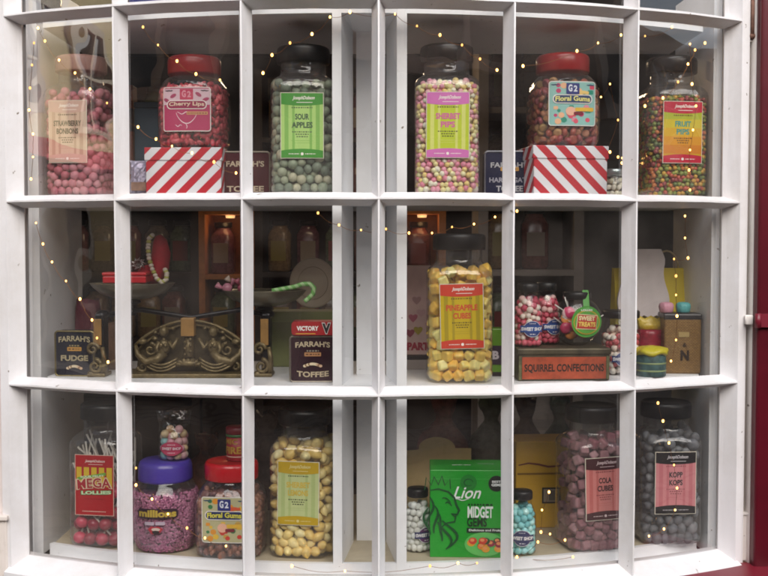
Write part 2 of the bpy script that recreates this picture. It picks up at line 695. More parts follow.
mb.loft([[loc(bow(-3.1 + i * .1033, o, .66 + h)) for o, h in ps] for i in range(61)], 0, True, True, False)
mb.build('head', WHITE, win)
rr = random.Random(3)
for row, (za, zb) in enumerate(((.33, .66), (0, .33), (-.33, 0), (-.66, -.33))):
    for c in range(-3, 3):
        t = rr.uniform(-.0012, .0012); u = rr.uniform(-.0012, .0012)
        p = [bow(c + .02, -.033 + t, za + .006), bow(c + .98, -.033 - t, za + .006), bow(c + .98, -.033 - t + u, zb - .006), bow(c + .02, -.033 + t + u, zb - .006)]
        MB().add([loc(q) for q in p], [(0, 1, 2, 3)]).build('pane', PANE, win)

# ---- display case behind the glass
case = thing('display_case', 'white painted display shelving with upright partitions behind the panes', 'shelving', (0, .3, Z0 - .70))
cl = Vector(case.location)


def arcboard(z0, z1, off, yb, c0=-2.96, c1=2.96):
    pts = []
    for i in range(31):
        p = bow(c0 + (c1 - c0) * i / 30, off, 0)
        pts.append((p.x - cl.x, p.y - cl.y))
    pts += [(pts[-1][0] + .0, yb - cl.y), (pts[0][0], yb - cl.y)]
    m = MB(); m.poly_xy(pts, Z0 + z0 - cl.z, Z0 + z1 - cl.z)
    return m


SHZ = {0: .342, 'A': .012, 'B': -.325, 'C': -.645}
for k in (0, 'A', 'B'):
    arcboard(SHZ[k] - .018, SHZ[k], -.088, .48).build('shelf', GREYW, case)
arcboard(-.675, -.645, -.10, .62).build('base_board', mat('base_board_paint', '#b9ad94', .6, var=.15), case)
mb = MB(); rings = []
for i in range(61):
    c = -2.96 + i * 5.92 / 60
    rings.append([tuple(bow(c, o, h) - cl) for o, h in ((-.0885, -.672), (-.0885, -.642), (-.099, -.642), (-.099, -.672))])
mb.loft(rings, 0, True, True, False); mb.build('front_lipping', GREYW, case)
arcboard(-.70, -.668, -.0725, .70).build('ledge', GREYW, case)


def upright(plan, z0, z1, topcut=None):
    m = MB()
    pts = [(x - cl.x, y - cl.y) for x, y in plan]
    m.poly_xy(pts, Z0 + z0 - cl.z, Z0 + z1 - cl.z)
    return m


for plan in ([(-.081, .088), (-.065, .088), (-.049, .24), (-.065, .24)],
             [(.0315, .088), (.049, .088), (.030, .24), (.0133, .24)]):
    m = upright(plan, -.667, .42)
    m.build('partition', GREYW, case)
upright([(-.043, .246), (.0105, .246), (.0105, .30), (-.043, .30)], -.667, .9).build('back_post', GREYW, case)
upright([(-.661, .235), (-.641, .235), (-.625, .46), (-.645, .46)], -.667, .42).build('side_panel', GREYW, case)
upright([(.625, .225), (.645, .225), (.640, .46), (.618, .46)], -.667, .42).build('side_panel', GREYW, case)
upright([(.640, .215), (.652, .215), (.652, .232), (.640, .232)], -.667, .42).build('side_post', mat('grey_post_paint', '#8b8985', .5), case)

# ---- shop front joinery left and right of the bow
pr_ = at(741, 300, .20)
RB = [pr_.x]
jr = thing('window_surround', 'cream painted post and moulding right of the bow window beside the red door frame', 'window surround', (pr_.x + .02, .2, 0))
jl = Vector(jr.location)
x1, x2 = atx(750, .20), atx(756.5, .19)
m = MB(); m.box(pr_.x + .001 - jl.x, x1 + .004 - jl.x, .0, .20, .1, 3.0)
m.build('jamb', CREAM, jr)
m = MB()
cx_ = (x1 + x2) / 2 - jl.x
m.loft([[(cx_ + .011 * math.cos(a), -.006 + .013 * math.sin(a) * 1, z) for a in [2 * PI * k / 20 for k in range(20)]] for z in (.1, 3.0)], 0)
m.build('moulding', CREAM, jr)
RUST = mat('rusty_iron', '#7a5a4c', .7, metal=.3, var=.35, vscale=90)
for zt, zb in ((at(746, -6, .19).z, at(746, 42, .19).z),):
    m = MB()
    xx = atx(748, .18) - jl.x
    m.box(xx - .009, xx + .009, -.012, -.001, zb, zt, bev=.002)
    m.tube([(xx + .003, -.016, zb + .006), (xx + .003, -.016, zt)], .0035, 8, 1)
    m.sphere((xx + .003, -.014, zb + .010), .006, 10, 8, 1)
    m.build('shutter_hinge', [CREAM, RUST], jr)
m = MB()
p = at(750, 400, .18); xx = p.x - jl.x
zt, zb = at(750, 516, .18).z, at(750, 562, .18).z
m.box(xx - .010, xx + .009, -.013, -.001, zb, zt, bev=.002); m.box(xx - .013, xx + .003, -.016, -.0, zt + .001, zt + .005)
m.box(xx - .012, xx + .018, -.015, .01, zb - .012, zb - .001, 1)
m.build('plinth_block', [CREAM, RUST], jr)
m = MB()
zc = at(756, 320, .17).z; xc = atx(752, .17) - jl.x
m.box(xc - .010, xc + .004, -.028, -.020, zc - .009, zc + .009, 0, bev=.002)
m.tube([(xc - .009, -.026, zc - .008), (xc - .009, -.026, zc + .009)], .0018, 8)
m.build('hinge_plate', [CREAM], jr)

x3 = atx(757.5, .16)
dr = thing('door_frame', 'dark crimson door frame with a hinge at the right edge', 'door frame', (x3 + .1, .16, 0))
m = MB(); m.box(-.1, .25, 0, .22, .1, 3.0, bev=.006); m.box(-.06, .2, -.012, .0, .15, 2.95)
m.build('frame', REDP, dr)
m = MB()
m.tube([(-.101, -.008, zc - .013), (-.101, -.008, zc + .013)], .006, 10); m.box(-.100, -.07, -.008, -.0005, zc - .012, zc + .012)
m.build('hinge', mat('red_painted_iron', '#74182a', .4), dr)

# stall riser under the sill, red
sr = MB()
ps = [(-.008, -.706), (-.008, -1.50), (-.10, -1.50), (-.10, -.706)]
sr.loft([[tuple(bow(-3.15 + i * .105, o, h)) for o, h in ps] for i in range(61)], 0, True, True, False)
sr.build('stall_riser', mat('crimson_riser_paint', '#7a1528', .4, var=.15, vscale=8), label='curved crimson panel below the white window sill', cat='panel')
m = MB(); xr0, xr1 = atx(690, .1), atx(790, .1)
m.poly_xy([(xr0, .20), (xr0 - .02, .12), (xr0 + .01, .06), (xr1, .02), (xr1, .36)], 0.1, at(735, 566, .15).z - .004)
m.build('step_plinth', mat('crimson_riser_paint', '#7a1528', .4), label='crimson painted plinth at the lower right corner of the window', cat='plinth')

# left pilaster
xl = atx(4.0, .16)
lp = thing('pilaster', 'pinkish cream pilaster at the left edge with a chipped base block', 'pilaster', (xl - .06, .16, 0))
m = MB(); m.box(-.12, .058, .0, .20, .1, 3.0, bev=.004)
m.build('shaft', white_paint('pink_cream_paint', '#ddd2ce', '#a99a90', .5), lp)
zt = at(5, 519, .13).z
m = MB(); m.box(-.14, .0655, -.02, -.0008, .1, zt - .006, bev=.003); m.box(-.14, .069, -.026, -.0008, zt - .005, zt + .004, bev=.002)
mm = white_paint('flaking_cream_paint', '#d8cec6', '#6e5644', 1.0, .8)
m.build('base_block', mm, lp)

# ---- across the street (seen in the panes)
def facade(name, label, x0, x1, y, h, wallm, winm, rows, cols, wf, sill=1.0):
    t = thing(name, label, 'building', ((x0 + x1) / 2, y, 0))
    hw = (x1 - x0) / 2
    m = MB(); m.box(-hw, hw, -3, 0, 0, h); m.build('wall', wallm, t)
    m = MB(); m.box(-hw - .1, hw + .1, -3.1, .25, h, h + .25); m.build('roof', MATS['slate'], t)
    for r in rows:
        for c in range(cols):
            x = -hw + (c + .5) * 2 * hw / cols
            f = MB()
            for (a, b, cc, d) in ((-.55, -.45, 0, 1.5), (.45, .55, 0, 1.5), (-.45, .45, 0, .1), (-.45, .45, 1.4, 1.5), (-.03, .03, .1, 1.4), (-.45, -.03, .7, .75), (.03, .45, .7, .75)):
                f.box(x + a, x + b, .003, .09, r + cc, r + d)
            fo = f.build('window', wf, t)
            gl = MB(); gl.box(x - .45, x + .45, .002, .03, r + .1, r + 1.4); gl.build('glass', winm, fo)
    return t


dg_ = mat('dark_window_glass', '#15181c', .08, var=0)
creamf = mat('cream_joinery', '#d8ccb2', .5)
fb = facade('opposite_building', 'red brown brick building across the street mirrored in the top panes', -6.2, 19.8, -6.6, 4.3,
            cobbles('opposite_brick', '#dba48c', '#cc907a', 5), dg_, (2.95,), 11, creamf)
m = MB()
for x in np.arange(-8.2, 8.3, 2.7):
    m.box(x - .07, x + .07, .004, .12, .11, 2.5)
m.box(-8.2, 8.2, .004, .22, 2.45, 2.85)
m.build('shop_front_frame', mat('dark_shop_front', '#3a3029', .5), fb)
m = MB(); m.box(-8.2, 8.2, .003, .05, .6, 2.44); m.build('shop_front_glass', dg_, fb)
fy = facade('opposite_building', 'cream yellow rendered building mirrored in the left top pane', -5, 5, -6.3, 5.6,
            mat('yellow_render', '#fbe6b0', .8, var=.1, vscale=1.5), dg_, (3.2,), 4, creamf)
fy.location = (-11.4, -6.7, 0); fy.rotation_euler = (0, 0, math.radians(-123))
m = MB(); m.add([(-5.6, .05, 3.0), (5.0, .05, 3.0), (5.0, .9, 2.5), (-5.6, .9, 2.5)], [(0, 1, 2, 3)])
m.build('awning', mat('red_awning_cloth', '#b3262b', .8), fy)
m = MB()
for x in np.arange(-5, 5.1, 1.25): m.box(x - .07, x + .07, .004, .14, .0, 2.35)
m.box(-5, 5, .004, .2, 2.36, 2.6); m.build('shop_front_frame', MATS['dark_shop_front'], fy)
m = MB(); m.box(-4.95, 4.95, .003, .06, .05, 2.35); m.build('shop_front_glass', dg_, fy)

# ================================================================== SWEETS AND JARS
_sph = {}


def unit(kind):
    if kind in _sph: return _sph[kind]
    m = MB()
    if kind == 'ball': m.sphere((0, 0, 0), 1, 14, 9)
    elif kind == 'pip': m.sphere((0, 0, 0), 1, 10, 6)
    elif kind == 'lemon': m.lathe([(-1.45, .01), (-1.36, .16), (-1.15, .42), (-.8, .74), (-.3, .94), (.2, .95), (.75, .76), (1.1, .45), (1.34, .18), (1.45, .01)], 14, cap0=False, cap1=False)
    elif kind == 'drop': m.sphere((0, 0, 0), (1.12, 1.0, .78), 14, 9)
    elif kind == 'gum': m.lathe([(-.55, .75), (-.5, .95), (-.1, 1.05), (.35, .95), (.55, .7), (.5, .3)], 12)
    elif kind == 'cube': m.rbox(-.84, .84, -.84, .84, -.84, .84, .36)
    elif kind == 'lip': m.sphere((0, 0, 0), (1.3, .8, .6), 10, 6)
    _sph[kind] = (list(m.v), list(m.f), m.sm[0])
    return _sph[kind]


def pack(N, r, half, n, z0, z1, seed, it=70):
    """drop N spheres into a rounded-square jar and let them settle"""
    g = np.random.default_rng(seed)
    P = np.stack([g.uniform(-half, half, N), g.uniform(-half, half, N), g.uniform(z0, z1 * 1.15, N)], 1)
    a = half - r
    for k in range(it):
        P[:, 2] -= r * .10 * (1 - k / it) + r * .01
        for _ in range(2):
            d = P[:, None, :] - P[None, :, :]
            L = np.sqrt((d ** 2).sum(-1)) + 1e-9
            ov = np.clip(2 * r * .97 - L, 0, None)
            np.fill_diagonal(ov, 0)
            P += (d / L[..., None] * ov[..., None]).sum(1) * .32
            rad = (np.abs(P[:, 0] / a) ** n + np.abs(P[:, 1] / a) ** n) ** (1 / n)
            s = np.where(rad > 1, 1 / np.maximum(rad, 1e-9), 1)
            P[:, 0] *= s; P[:, 1] *= s
            P[:, 2] = np.maximum(P[:, 2], z0 + r)
    hi = np.quantile(P[:, 2], .97)
    P[:, 2] = z0 + r + (P[:, 2] - z0 - r) * min(1.35, max(.8, (z1 - r - z0) / max(1e-6, hi - z0 - r)))
    return P


def shell(r, half, n, z0, z1, seed, layers=2, back=.5):
    """small sweets: a jittered skin two deep against the wall and a loose heap on top"""
    g = random.Random(seed)
    out = []
    for L in range(layers):
        a = half - r - L * 1.55 * r
        rows = int((z1 - z0) / (1.72 * r))
        for i in range(rows):
            z = z0 + r + i * 1.72 * r
            per = 4.0 * a * 1.8
            cnt = max(6, int(per / (2.0 * r)))
            for k in range(cnt):
                t = 2 * PI * (k + .5 * (i % 2) + g.uniform(-.28, .28)) / cnt
                # even spacing on a rounded square: walk by the blended angle
                c, d = math.cos(t), math.sin(t)
                q = a / (abs(c) ** n + abs(d) ** n) ** (1 / n)
                p = (q * c, q * d, z + g.uniform(-.45, .45) * r)
                if p[1] < half * back: out.append(p)
    k = int(2 * half / (1.9 * r))
    for i in range(k):
        for j in range(k):
            x = -half + (i + .5) * 1.9 * r + g.uniform(-.4, .4) * r
            y = -half + (j + .5) * 1.9 * r + g.uniform(-.4, .4) * r
            if (abs(x / (half - 2 * r)) ** n + abs(y / (half - 2 * r)) ** n) < 1:
                out.append((x, y, z1 + g.uniform(-.5, 1.0) * r))
                out.append((x + r * .8, y + r * .7, z1 - r * 1.4))
    return np.array(out)


def fill(root, P, r, kind, mat_many, mat_one, seed, core=None, coremat=None, name='sweet', up=False, each=100, squash=.12):
    """the sweets that show largest are meshes of their own under the jar, the rest one mass"""
    g = random.Random(seed)
    vs, fs, sm = unit(kind)
    order = sorted(range(len(P)), key=lambda i: P[i][1])
    bm = MB(); bm.add([tuple(Vector(v) * r) for v in vs], fs, 0, sm)
    me = bm.mesh(name, mat_one)
    rest = MB()
    for q, i in enumerate(order):
        rot = Euler((g.uniform(0, 6.3), g.uniform(0, 6.3), g.uniform(0, 6.3))) if not up else Euler((0, 0, g.uniform(0, 6.3)))
        s = 1 + g.uniform(-squash, squash)
        if q < each:
            link(name, me, root, tuple(P[i]), rot).scale = (s * g.uniform(.92, 1.08), s * g.uniform(.92, 1.08), s * g.uniform(.9, 1.06))
        else:
            M = Matrix.Translation(Vector(P[i])) @ rot.to_matrix().to_4x4() @ Matrix.Scale(r * s, 4)
            rest.add(vs, fs, 0, sm, M)
    mats = [mat_many]
    if core:
        half, z0, z1, n = core
        rest.lathe([(z0, half * .9, n), (z0 + .002, half, n), (z1 - .003, half, n), (z1, half * .9, n)], 32, mi=1, smooth=False)
        mats.append(coremat)
    if rest.v:
        rest.build(name + '_heap', mats, root, kind='stuff')


def logo_script(p, cx, cy, w, h, m):
    p.text('JosephDobson', cx, cy, w, h, m, .025, .28)
    p.rect(cx - w * .34, cy - h * .98, cx + w * .40, cy - h * .86, m)


def dashes(p, cx, cy, w, h, m, seed, gap=.16):
    g = random.Random(seed)
    x = cx - w / 2
    first = True
    while x < cx + w / 2:
        L = h * g.uniform(.8, 2.0)
        p.rect(x, cy - h / 2, min(x + L, cx + w / 2), cy + h / 2, m, same=not first)
        first = False
        x += L + h * .7


def dobson_label(head, base, stripe, title, tcol, sub, hl='#f3ece4', w=.0765, h=.116, grad=None, stripes_at=(-.36, -.2, .2, .36)):
    p = Print()
    W, H = w / 2, h / 2
    p.rect(-W, -H, W, H, ink('#d9d4c2'), n=8)
    W -= .0012; H -= .0012
    p.rect(-W, -H, W, H, ink(base), n=8)
    if grad:
        k = len(grad)
        for i, c in enumerate(grad):
            p.rect(-W, H * .7 - (i + 1) * 1.4 * H / k, W, H * .7 - i * 1.4 * H / k, ink(c), same=i > 0, n=8)
    else:
        for q, a in enumerate(stripes_at):
            sw = .045 if abs(a) > .3 else .028
            p.rect((a - sw) * w, -H * .8, (a + sw) * w, H * .8, ink(stripe), same=q > 0)
    xs = [-W + 2 * W * i / 16 for i in range(17)]
    p.poly([(-W, H)][::-1] + [(x, H * .66 - H * .05 * (1 - (x / W) ** 2)) for x in xs] + [(W, H)], ink(head))
    p.poly([(W, -H)] + [(x, -H * .78 + H * .06 * (1 - (x / W) ** 2)) for x in reversed(xs)] + [(-W, -H)], ink(head))
    logo_script(p, w * .04, H * .84, w * .50, h * .068, ink(hl))
    dashes(p, 0, H * .55, w * .48, h * .017, ink(sub), 3)
    y = H * .27
    for line in title:
        ww = w * min(.72, .079 * len(line) + .01)
        p.text(line, 0, y, ww, h * .092, ink(tcol), .04)
        y -= h * .125
    for q, ww in enumerate((.46, .30, .26)):
        dashes(p, 0, -H * .20 - q * h * .036, w * ww, h * .017, ink(sub), 9 + q)
    dashes(p, 0, -H * .47, w * .5, h * .008, ink(stripe), 5)
    dashes(p, 0, -H * .54, w * .4, h * .008, ink(stripe), 6)
    dashes(p, -w * .19, -H * .88, w * .24, h * .013, ink(hl), 7)
    dashes(p, w * .19, -H * .88, w * .24, h * .013, ink(hl), 8)
    p.poly(ellipse(0, -H * .88, .0026, .0026, 12), ink(hl))
    return p


TALL = [(0, .050, 4), (.003, .0545, 4.2), (.008, .0578, 4.5), (.016, .0588, 5), (.06, .0586, 5), (.10, .0580, 5), (.15, .0584, 5), (.190, .0588, 5),
        (.198, .0580, 4.6), (.205, .0545, 4), (.210, .0500, 3.2), (.2135, .0450, 2.5), (.217, .0428, 2), (.222, .0420, 2), (.243, .0420, 2)]


def tall_jar(name, label, loc, rz, fillspec, lab, capmat=None, squat=1., laby=.121, group='tall square jars of sweets'):
    t = thing(name, label, 'sweet jar', loc, rz, group)
    m = MB(); m.lathe([(z * squat, r, n) for z, r, n in TALL], 56, mi=0, cap0=True, cap1=False)
    m.build('jar_body', JARG, t)
    m = MB()
    m.lathe([(.238, .0472), (.240, .0480), (.260, .0480), (.265, .0468), (.2675, .0435), (.2665, .040), (.2665, .001)], 120, flute=60, famp=.008, cap0=True)
    m.v = [(x, y, z * squat) for x, y, z in m.v]
    m.build('lid', capmat or BLACKP, t)
    if lab is not None:
        ang = (sum(ord(c) for c in label) % 11 - 5) * .006
        ca, sa = math.cos(ang), math.sin(ang)
        base_ = rounded(.0592, 5, laby * squat)
        lab.build('label', t, lambda a, b, d: base_(a * ca - b * sa, a * sa + b * ca, d))
    fillspec(t)
    return t


def jloc(px, y, key):
    p = at(px, 300, y)
    return (p.x, y, Z0 + SHZ[key])


def big(kind, cols, r, N, top, seed, rough=.4, bump=.0, sss=.0, **kw):
    a = candy('sugar_' + kind + str(seed), cols, rough, True, bump, sss)
    b = candy('sugar_heap_' + kind + str(seed), cols, rough, False, bump, sss)

    def f(t):
        P = pack(N, r, .0570, 5, .004, top, seed)
        fill(t, P, r * 1.03, kind, b, a, seed, **kw)
    return f


def small(kind, cols, r, top, seed, half=.0565, n=5, rough=.4, corecol='#8a6a50', layers=2, **kw):
    a = candy('sugar_' + kind + str(seed), cols, rough, True)
    b = candy('sugar_heap_' + kind + str(seed), cols, rough, False)

    def f(t):
        P = shell(r, half, n, .004, top, seed, layers)
        fill(t, P, r * 1.05, kind, b, a, seed, core=(half - 3.1 * r, .004, top - 1.5 * r, n),
             coremat=mat('sugar_core' + str(seed), corecol, .7, var=.3, vscale=120), **kw)
    return f


# ---------------- top shelf
tall_jar('sweet_jar', 'tall clear jar of dusty pink bonbons beside the left end of the window', jloc(84, .275, 'A'), R_ := math.radians(-10),
         big('ball', ['#9c4452', '#b05e6c', '#c88890'], .0080, 560, .192, 11, .6),
         dobson_label('#caa79a', '#cdb59f', '#b89a86', ['STRAWBERRY', 'BONBONS'], '#4a4a3c', '#4c4034'), mat('pale_pink_lid', '#b98f86', .45), group='tall square jars of sweets')
tall_jar('sweet_jar', 'tall jar of grey green balls with green label reading SOUR APPLES', jloc(304, .175, 'A'), math.radians(2),
         big('ball', ['#4c5a4a', '#74826a', '#a09e82', '#5f6c5a', '#868f74', '#53604f'], .0084, 490, .196, 12, .55),
         dobson_label('#3f8f2f', '#a9cf74', '#7fb354', ['SOUR', 'APPLES'], '#3b5a3a', '#4b5d3e'))
tall_jar('sweet_jar', 'tall jar of pink and yellow pips with pink and lime label', jloc(446, .165, 'A'), math.radians(-1),
         small('pip', ['#d98aa0', '#e6cf8a', '#dc9fa8', '#e8d9a0', '#d0708a', '#e3c06c', '#ead8c0'], .0050, .196, 13, corecol='#b08060'),
         dobson_label('#cf6fb4', '#b9c92c', '#d3d873', ['SHERBET', 'PIPS'], '#d0609a', '#4b4a20'), mat('smoked_lid', '#2a2422', .25))
tall_jar('sweet_jar', 'tall jar of small mixed pips with red and orange label in the right end pane', jloc(669, .285, 'A'), math.radians(6),
         small('pip', ['#6d7a2c', '#a8402c', '#b98a2e', '#7f2f2f', '#8a8a3a', '#b4622c', '#4f5f2c'], .0044, .186, 14, corecol='#4a3a20'),
         dobson_label('#b8203a', '#c99a1c', '#c99a1c', ['FRUIT', 'PIPS'], '#3f8f86', '#5a3a14', grad=['#a8b02a', '#c8b424', '#d0a41e', '#d0901c', '#c87a1a']),
         mat('smoked_lid', '#2a2422', .25))


def red_jar(label, loc, rz, cols, seed, lab, lidmat, kind='gum', r=.0072, top=.125, corecol='#7a3a2a', laby=.075):
    t = thing('gum_jar', label, 'sweet jar', loc, rz, 'wide jars with red screw lids')
    pr = [(0, .052, 3.2), (.004, .0575, 3.4), (.012, .0615, 3.6), (.05, .0625, 3.8), (.09, .0622, 3.8), (.105, .061, 3.6), (.118, .057, 3.2), (.127, .0515, 2.6), (.133, .046, 2.2), (.136, .044, 2), (.15, .044, 2)]
    m = MB(); m.lathe(pr, 56, cap1=False); m.build('jar_body', JARG, t)
    m = MB(); m.lathe([(.138, .0482), (.140, .0490), (.163, .0494), (.168, .0475), (.1705, .0445), (.1695, .041), (.1695, .001)], 120, flute=60, famp=.006); m.build('lid', lidmat, t)
    lab.build('label', t, rounded(.0630, 3.8, laby))
    small(kind, cols, r, top - .014, seed, .0605, 3.7, corecol=corecol)(t)
    return t


def gum_label(bg, banner, letters, l1, blobs, logo, logo2, w=.087, h=.080, edge='#e4e0da', cherry=False):
    p = Print()
    p.poly(rrect(w, h, .005), ink(edge))
    p.poly(rrect(w - .003, h - .003, .004), ink(bg))
    g = random.Random(len(l1) * 7)
    if not cherry:
        for k in range(46):
            x, y = g.uniform(-.46, .46) * w, g.uniform(-.45, .45) * h
            if abs(y - h * .1) < h * .13: continue
            a = w * g.uniform(.035, .07)
            x = max(-w / 2 + a + .002, min(w / 2 - a - .002, x)); y = max(-h / 2 + a + .002, min(h / 2 - a - .002, y))
            c = g.choice(blobs)
            p.poly(ellipse(x, y, a, a * .9, 14) if k % 3 else rrect(a * 1.8, a * 1.3, a * .3, 3, x, y), ink(c))
        p.poly(ellipse(-w * .04, -h * .17, w * .11, h * .10, 20), ink('#e9b49a'))
        p.poly(rrect(w * .40, h * .085, .002, 3, w * .25, -h * .13), ink('#e2b43c'))
        p.poly(rrect(w * .2, h * .07, .002, 3, w * .12, -h * .22), ink('#7a2030'))
    else:
        p.poly([(-w * .48, h * .46), (-w * .48, h * .1), (w * .48, h * .1), (w * .48, h * .46)], ink('#d8b9c4'))
        for (x, y, r_) in ((-.28, .30, .5), (.25, .33, -.6), (.40, .22, .4), (-.42, .2, -.5)):
            p.poly([(x * w + a * math.cos(r_) * 1.4 - b * math.sin(r_), y * h + a * math.sin(r_) * 1.4 + b * math.cos(r_)) for a, b in ellipse(0, 0, .0045, .0032, 14)], ink('#a83a62'))
        p.stroke([(-.22 * w + .44 * w * i / 20, -.08 * h - h * .24 * math.sin(PI * i / 20) ** .7) for i in range(21)], .0016, ink('#ecd6dc'))
        p.stroke([(-.2 * w + .4 * w * i / 20, -.06 * h - h * .05 * math.sin(PI * i / 10) ** 2) for i in range(21)], .0014, ink('#ecd6dc'))
        p.stroke([(-.02 * w + .03 * w * math.sin(i / 3), -.33 * h - h * .013 * i) for i in range(9)], .0012, ink('#ecd6dc'))
        p.stroke([(-.24 * w + .14 * w * i / 8, -.37 * h + .02 * h * math.cos(i)) for i in range(9)], .0012, ink('#ecd6dc'))
        p.poly(rrect(w * .44, h * .07, .001, 2, w * .22, -h * .09), ink('#cf9a6a'))
        dashes(p, w * .22, -h * .09, w * .4, h * .025, ink('#8a4a4a'), 4)
    for x in (-.37, .38):
        p.stroke([(x * w - .007 + .0035 * i, h * .42 - .0006 * (i % 2)) for i in range(5)], .0024, ink('#4c3a44' if cherry else '#2d4a66'))
    p.poly(rrect(w * .28, h * .24, .001, 2, -w * .0, h * .335), ink(logo))
    p.text('G', -w * .055, h * .345, w * .085, h * .16, ink(logo2), .04)
    p.text('2', w * .055, h * .335, w * .08, h * .14, ink(logo2), .04)
    if not cherry:
        p.poly([(-w * .15, h * .21), (0, h * .25), (w * .15, h * .21)][::-1], ink(logo))
    p.poly(rrect(w * .84, h * .20, h * .09, 5, 0, h * .10), ink('#e9e2dc'))
    p.poly(rrect(w * .80, h * .165, h * .08, 5, 0, h * .10), ink(banner))
    p.text(l1, 0, h * .10, w * .74, h * .125, ink('#1c2340' if not cherry else '#7a3a4a'), .075, 0, .12)
    p.text(l1, 0, h * .10, w * .74, h * .115, ink(letters), .03, 0, .12)
    return p


REDLID = mat('red_lid_plastic', '#a51a1e', .28, var=.1, coat=.2)
GUMC = ['#8a3a2c', '#a0683a', '#93583c', '#7c2c30', '#a57a4c', '#803038', '#9a4a38', '#8c6a3a']


def stripe_box(label, px0, px1, py0, py1, y, rz, sgn, w, d, hh):
    base = at((px0 + px1) / 2, 300, y)
    t = thing('gift_box', label, 'box', (base.x, y + d / 2, Z0 + SHZ['A']), rz, 'red and white striped boxes')
    sm_ = stripes('candy_stripe_%d' % sgn, '#b8202f', '#dedee2', (1, .9, sgn), 27.5)
    m = MB(); m.box(-w / 2, w / 2, -d / 2, d / 2, 0, hh - .002, bev=.0015); m.build('box_body', sm_, t)
    m = MB()
    q = .0022
    m.rbox(-w / 2 - q, w / 2 + q, -d / 2 - q, d / 2 + q, hh - .021, hh + .0025, .0014)
    m.build('box_lid', sm_, t)
    return t


stripe_box('red and white striped box, its stripes rising to the right, under the cherry jar', 147, 223, 0, 0, .165, math.radians(-1), -1, .137, .12, .0845)
stripe_box('red and white striped box, its stripes falling to the right, under the floral gums jar', 526, 603, 0, 0, .150, math.radians(9), 1, .138, .125, .0865)
p = at(197, 300, .235)
red_jar('wide jar of red sweets with pink CHERRY LIPS label on a striped box', (p.x, .225, Z0 + SHZ['A'] + .0875), math.radians(-3), ['#a02030', '#b83040', '#8c1a28', '#c04850'], 21,
        gum_label('#b23a62', '#9a2a50', '#e7c9b4', 'Cherry Lips', [], '#c2365a', '#e29aa8', cherry=True), REDLID, 'lip', .0062, corecol='#5a0c14', laby=.068)
p = at(561, 300, .215)
red_jar('wide jar of mixed gums, red lid, standing on a striped box in the top row', (p.x, .215, Z0 + SHZ['A'] + .0895), math.radians(7), GUMC, 22,
        gum_label('#8fc0b8', '#27406a', '#e6e08a', 'Floral Gums', ['#d8546a', '#e8b48c', '#2f8f78', '#c23a6a', '#e8c878', '#d88a9a'], '#232f78', '#dfe4ee'), REDLID)


# ---------------- embossed tins
def tin(label, loc, rz, w, h, d, face, lines, rimc, group='embossed toffee tins', badge='#b98a3c', pic='#c9a98a'):
    t = thing('sweet_tin', label, 'tin', loc, rz, group)
    m = MB(); m.poly_xz(rrect(w, h, .007, 5, 0, h / 2), -d / 2, d / 2); m.build('tin_body', mat('tin_side_' + face.strip('#'), face, .35, metal=.3, var=.2, vscale=40), t)
    m = MB()
    o = [(x, -d / 2 - .0004, z) for x, z in rrect(w - .002, h - .002, .006, 6, 0, h / 2)]
    m.tube(o + [o[0], o[1]], .0018, 8); m.build('rim', mat('rim_' + rimc.strip('#'), rimc, .35, metal=.8, var=.2, vscale=60), t)
    p = Print()
    for ln in lines:
        p.text(*ln[:5], ink(ln[5]), ln[6] if len(ln) > 6 else .03, 0, ln[7] if len(ln) > 7 else 0)
    if badge:
        p.poly(rrect(w * .36, h * .085, .001, 2, 0, h * .10), ink(badge))
        dashes(p, 0, h * .10, w * .3, h * .03, ink('#5a3a24'), 2)
        dashes(p, 0, h * .175, w * .26, h * .03, ink(rimc), 3)
    if pic:
        g = random.Random(5)
        py_ = lines[-1][2]
        yy = -h * .12 if lines[-1][2] < -h * .2 else -h * .29
        for k in range(11):
            x = (k - 5) * w * .034; y = yy + h * .045 * math.cos((k - 5) / 3.2) - h * .03
            p.poly([(x + a, y + b) for a, b in ellipse(0, 0, .0032, .0026, 8)], ink(g.choice([pic, '#8a6a4a', '#d8c8a8'])))
    p.build('printed_front', t, flat(-d / 2 - .0004, h / 2))
    return t


w_, h_ = .080, .084
tin('navy tin with FUDGE lettering at the left of the middle shelf', jloc(77, .235, 'B'), math.radians(-5), .0765, .086, .03, '#141a2c',
    [("FARRAH'S", 0, h_ * .31, w_ * .76, h_ * .13, '#a39878', .03, .25), ('FUDGE', 0, -h_ * .10, w_ * .66, h_ * .13, '#a39878', .04)], '#8a7d55')
tin('maroon tin with TOFFEE lettering beneath the flat red tin', jloc(313, .15, 'B'), math.radians(1), .0835, .084, .03, '#2f1420',
    [("FARRAH'S", 0, h_ * .30, w_ * .78, h_ * .12, '#b3a488', .03, .2), ('TOFFEE', 0, -h_ * .31, w_ * .72, h_ * .12, '#b3a488', .03, -.2)], '#8d8578', badge='#a87a52')
tin('maroon tin beside the striped box, half hidden by a glazing bar', jloc(247, .215, 'A'), 0, .093, .083, .03, '#4a1620',
    [("FARRAH'S", 0, h_ * .22, w_ * .88, h_ * .13, '#b8a890', .03), ('TOFFEE', 0, -h_ * .33, w_ * .86, h_ * .13, '#b8a890', .03)], '#8d8578', badge=None, pic=None)
tin('navy blue tin between the pink pips and the second striped box', jloc(508, .215, 'A'), 0, .094, .084, .03, '#1b2140',
    [("FARRAH'S", 0, h_ * .19, w_ * .88, h_ * .12, '#aeb0b4', .03), ('THE', 0, h_ * .06, w_ * .18, h_ * .07, '#aeb0b4', .03), ('HARROGATE', 0, -h_ * .14, w_ * .94, h_ * .11, '#9a9aa6', .03), ('TOFFEE', 0, -h_ * .33, w_ * .62, h_ * .13, '#aeb0b4', .03)], '#8d9098', badge='#c79a4c', pic=None)

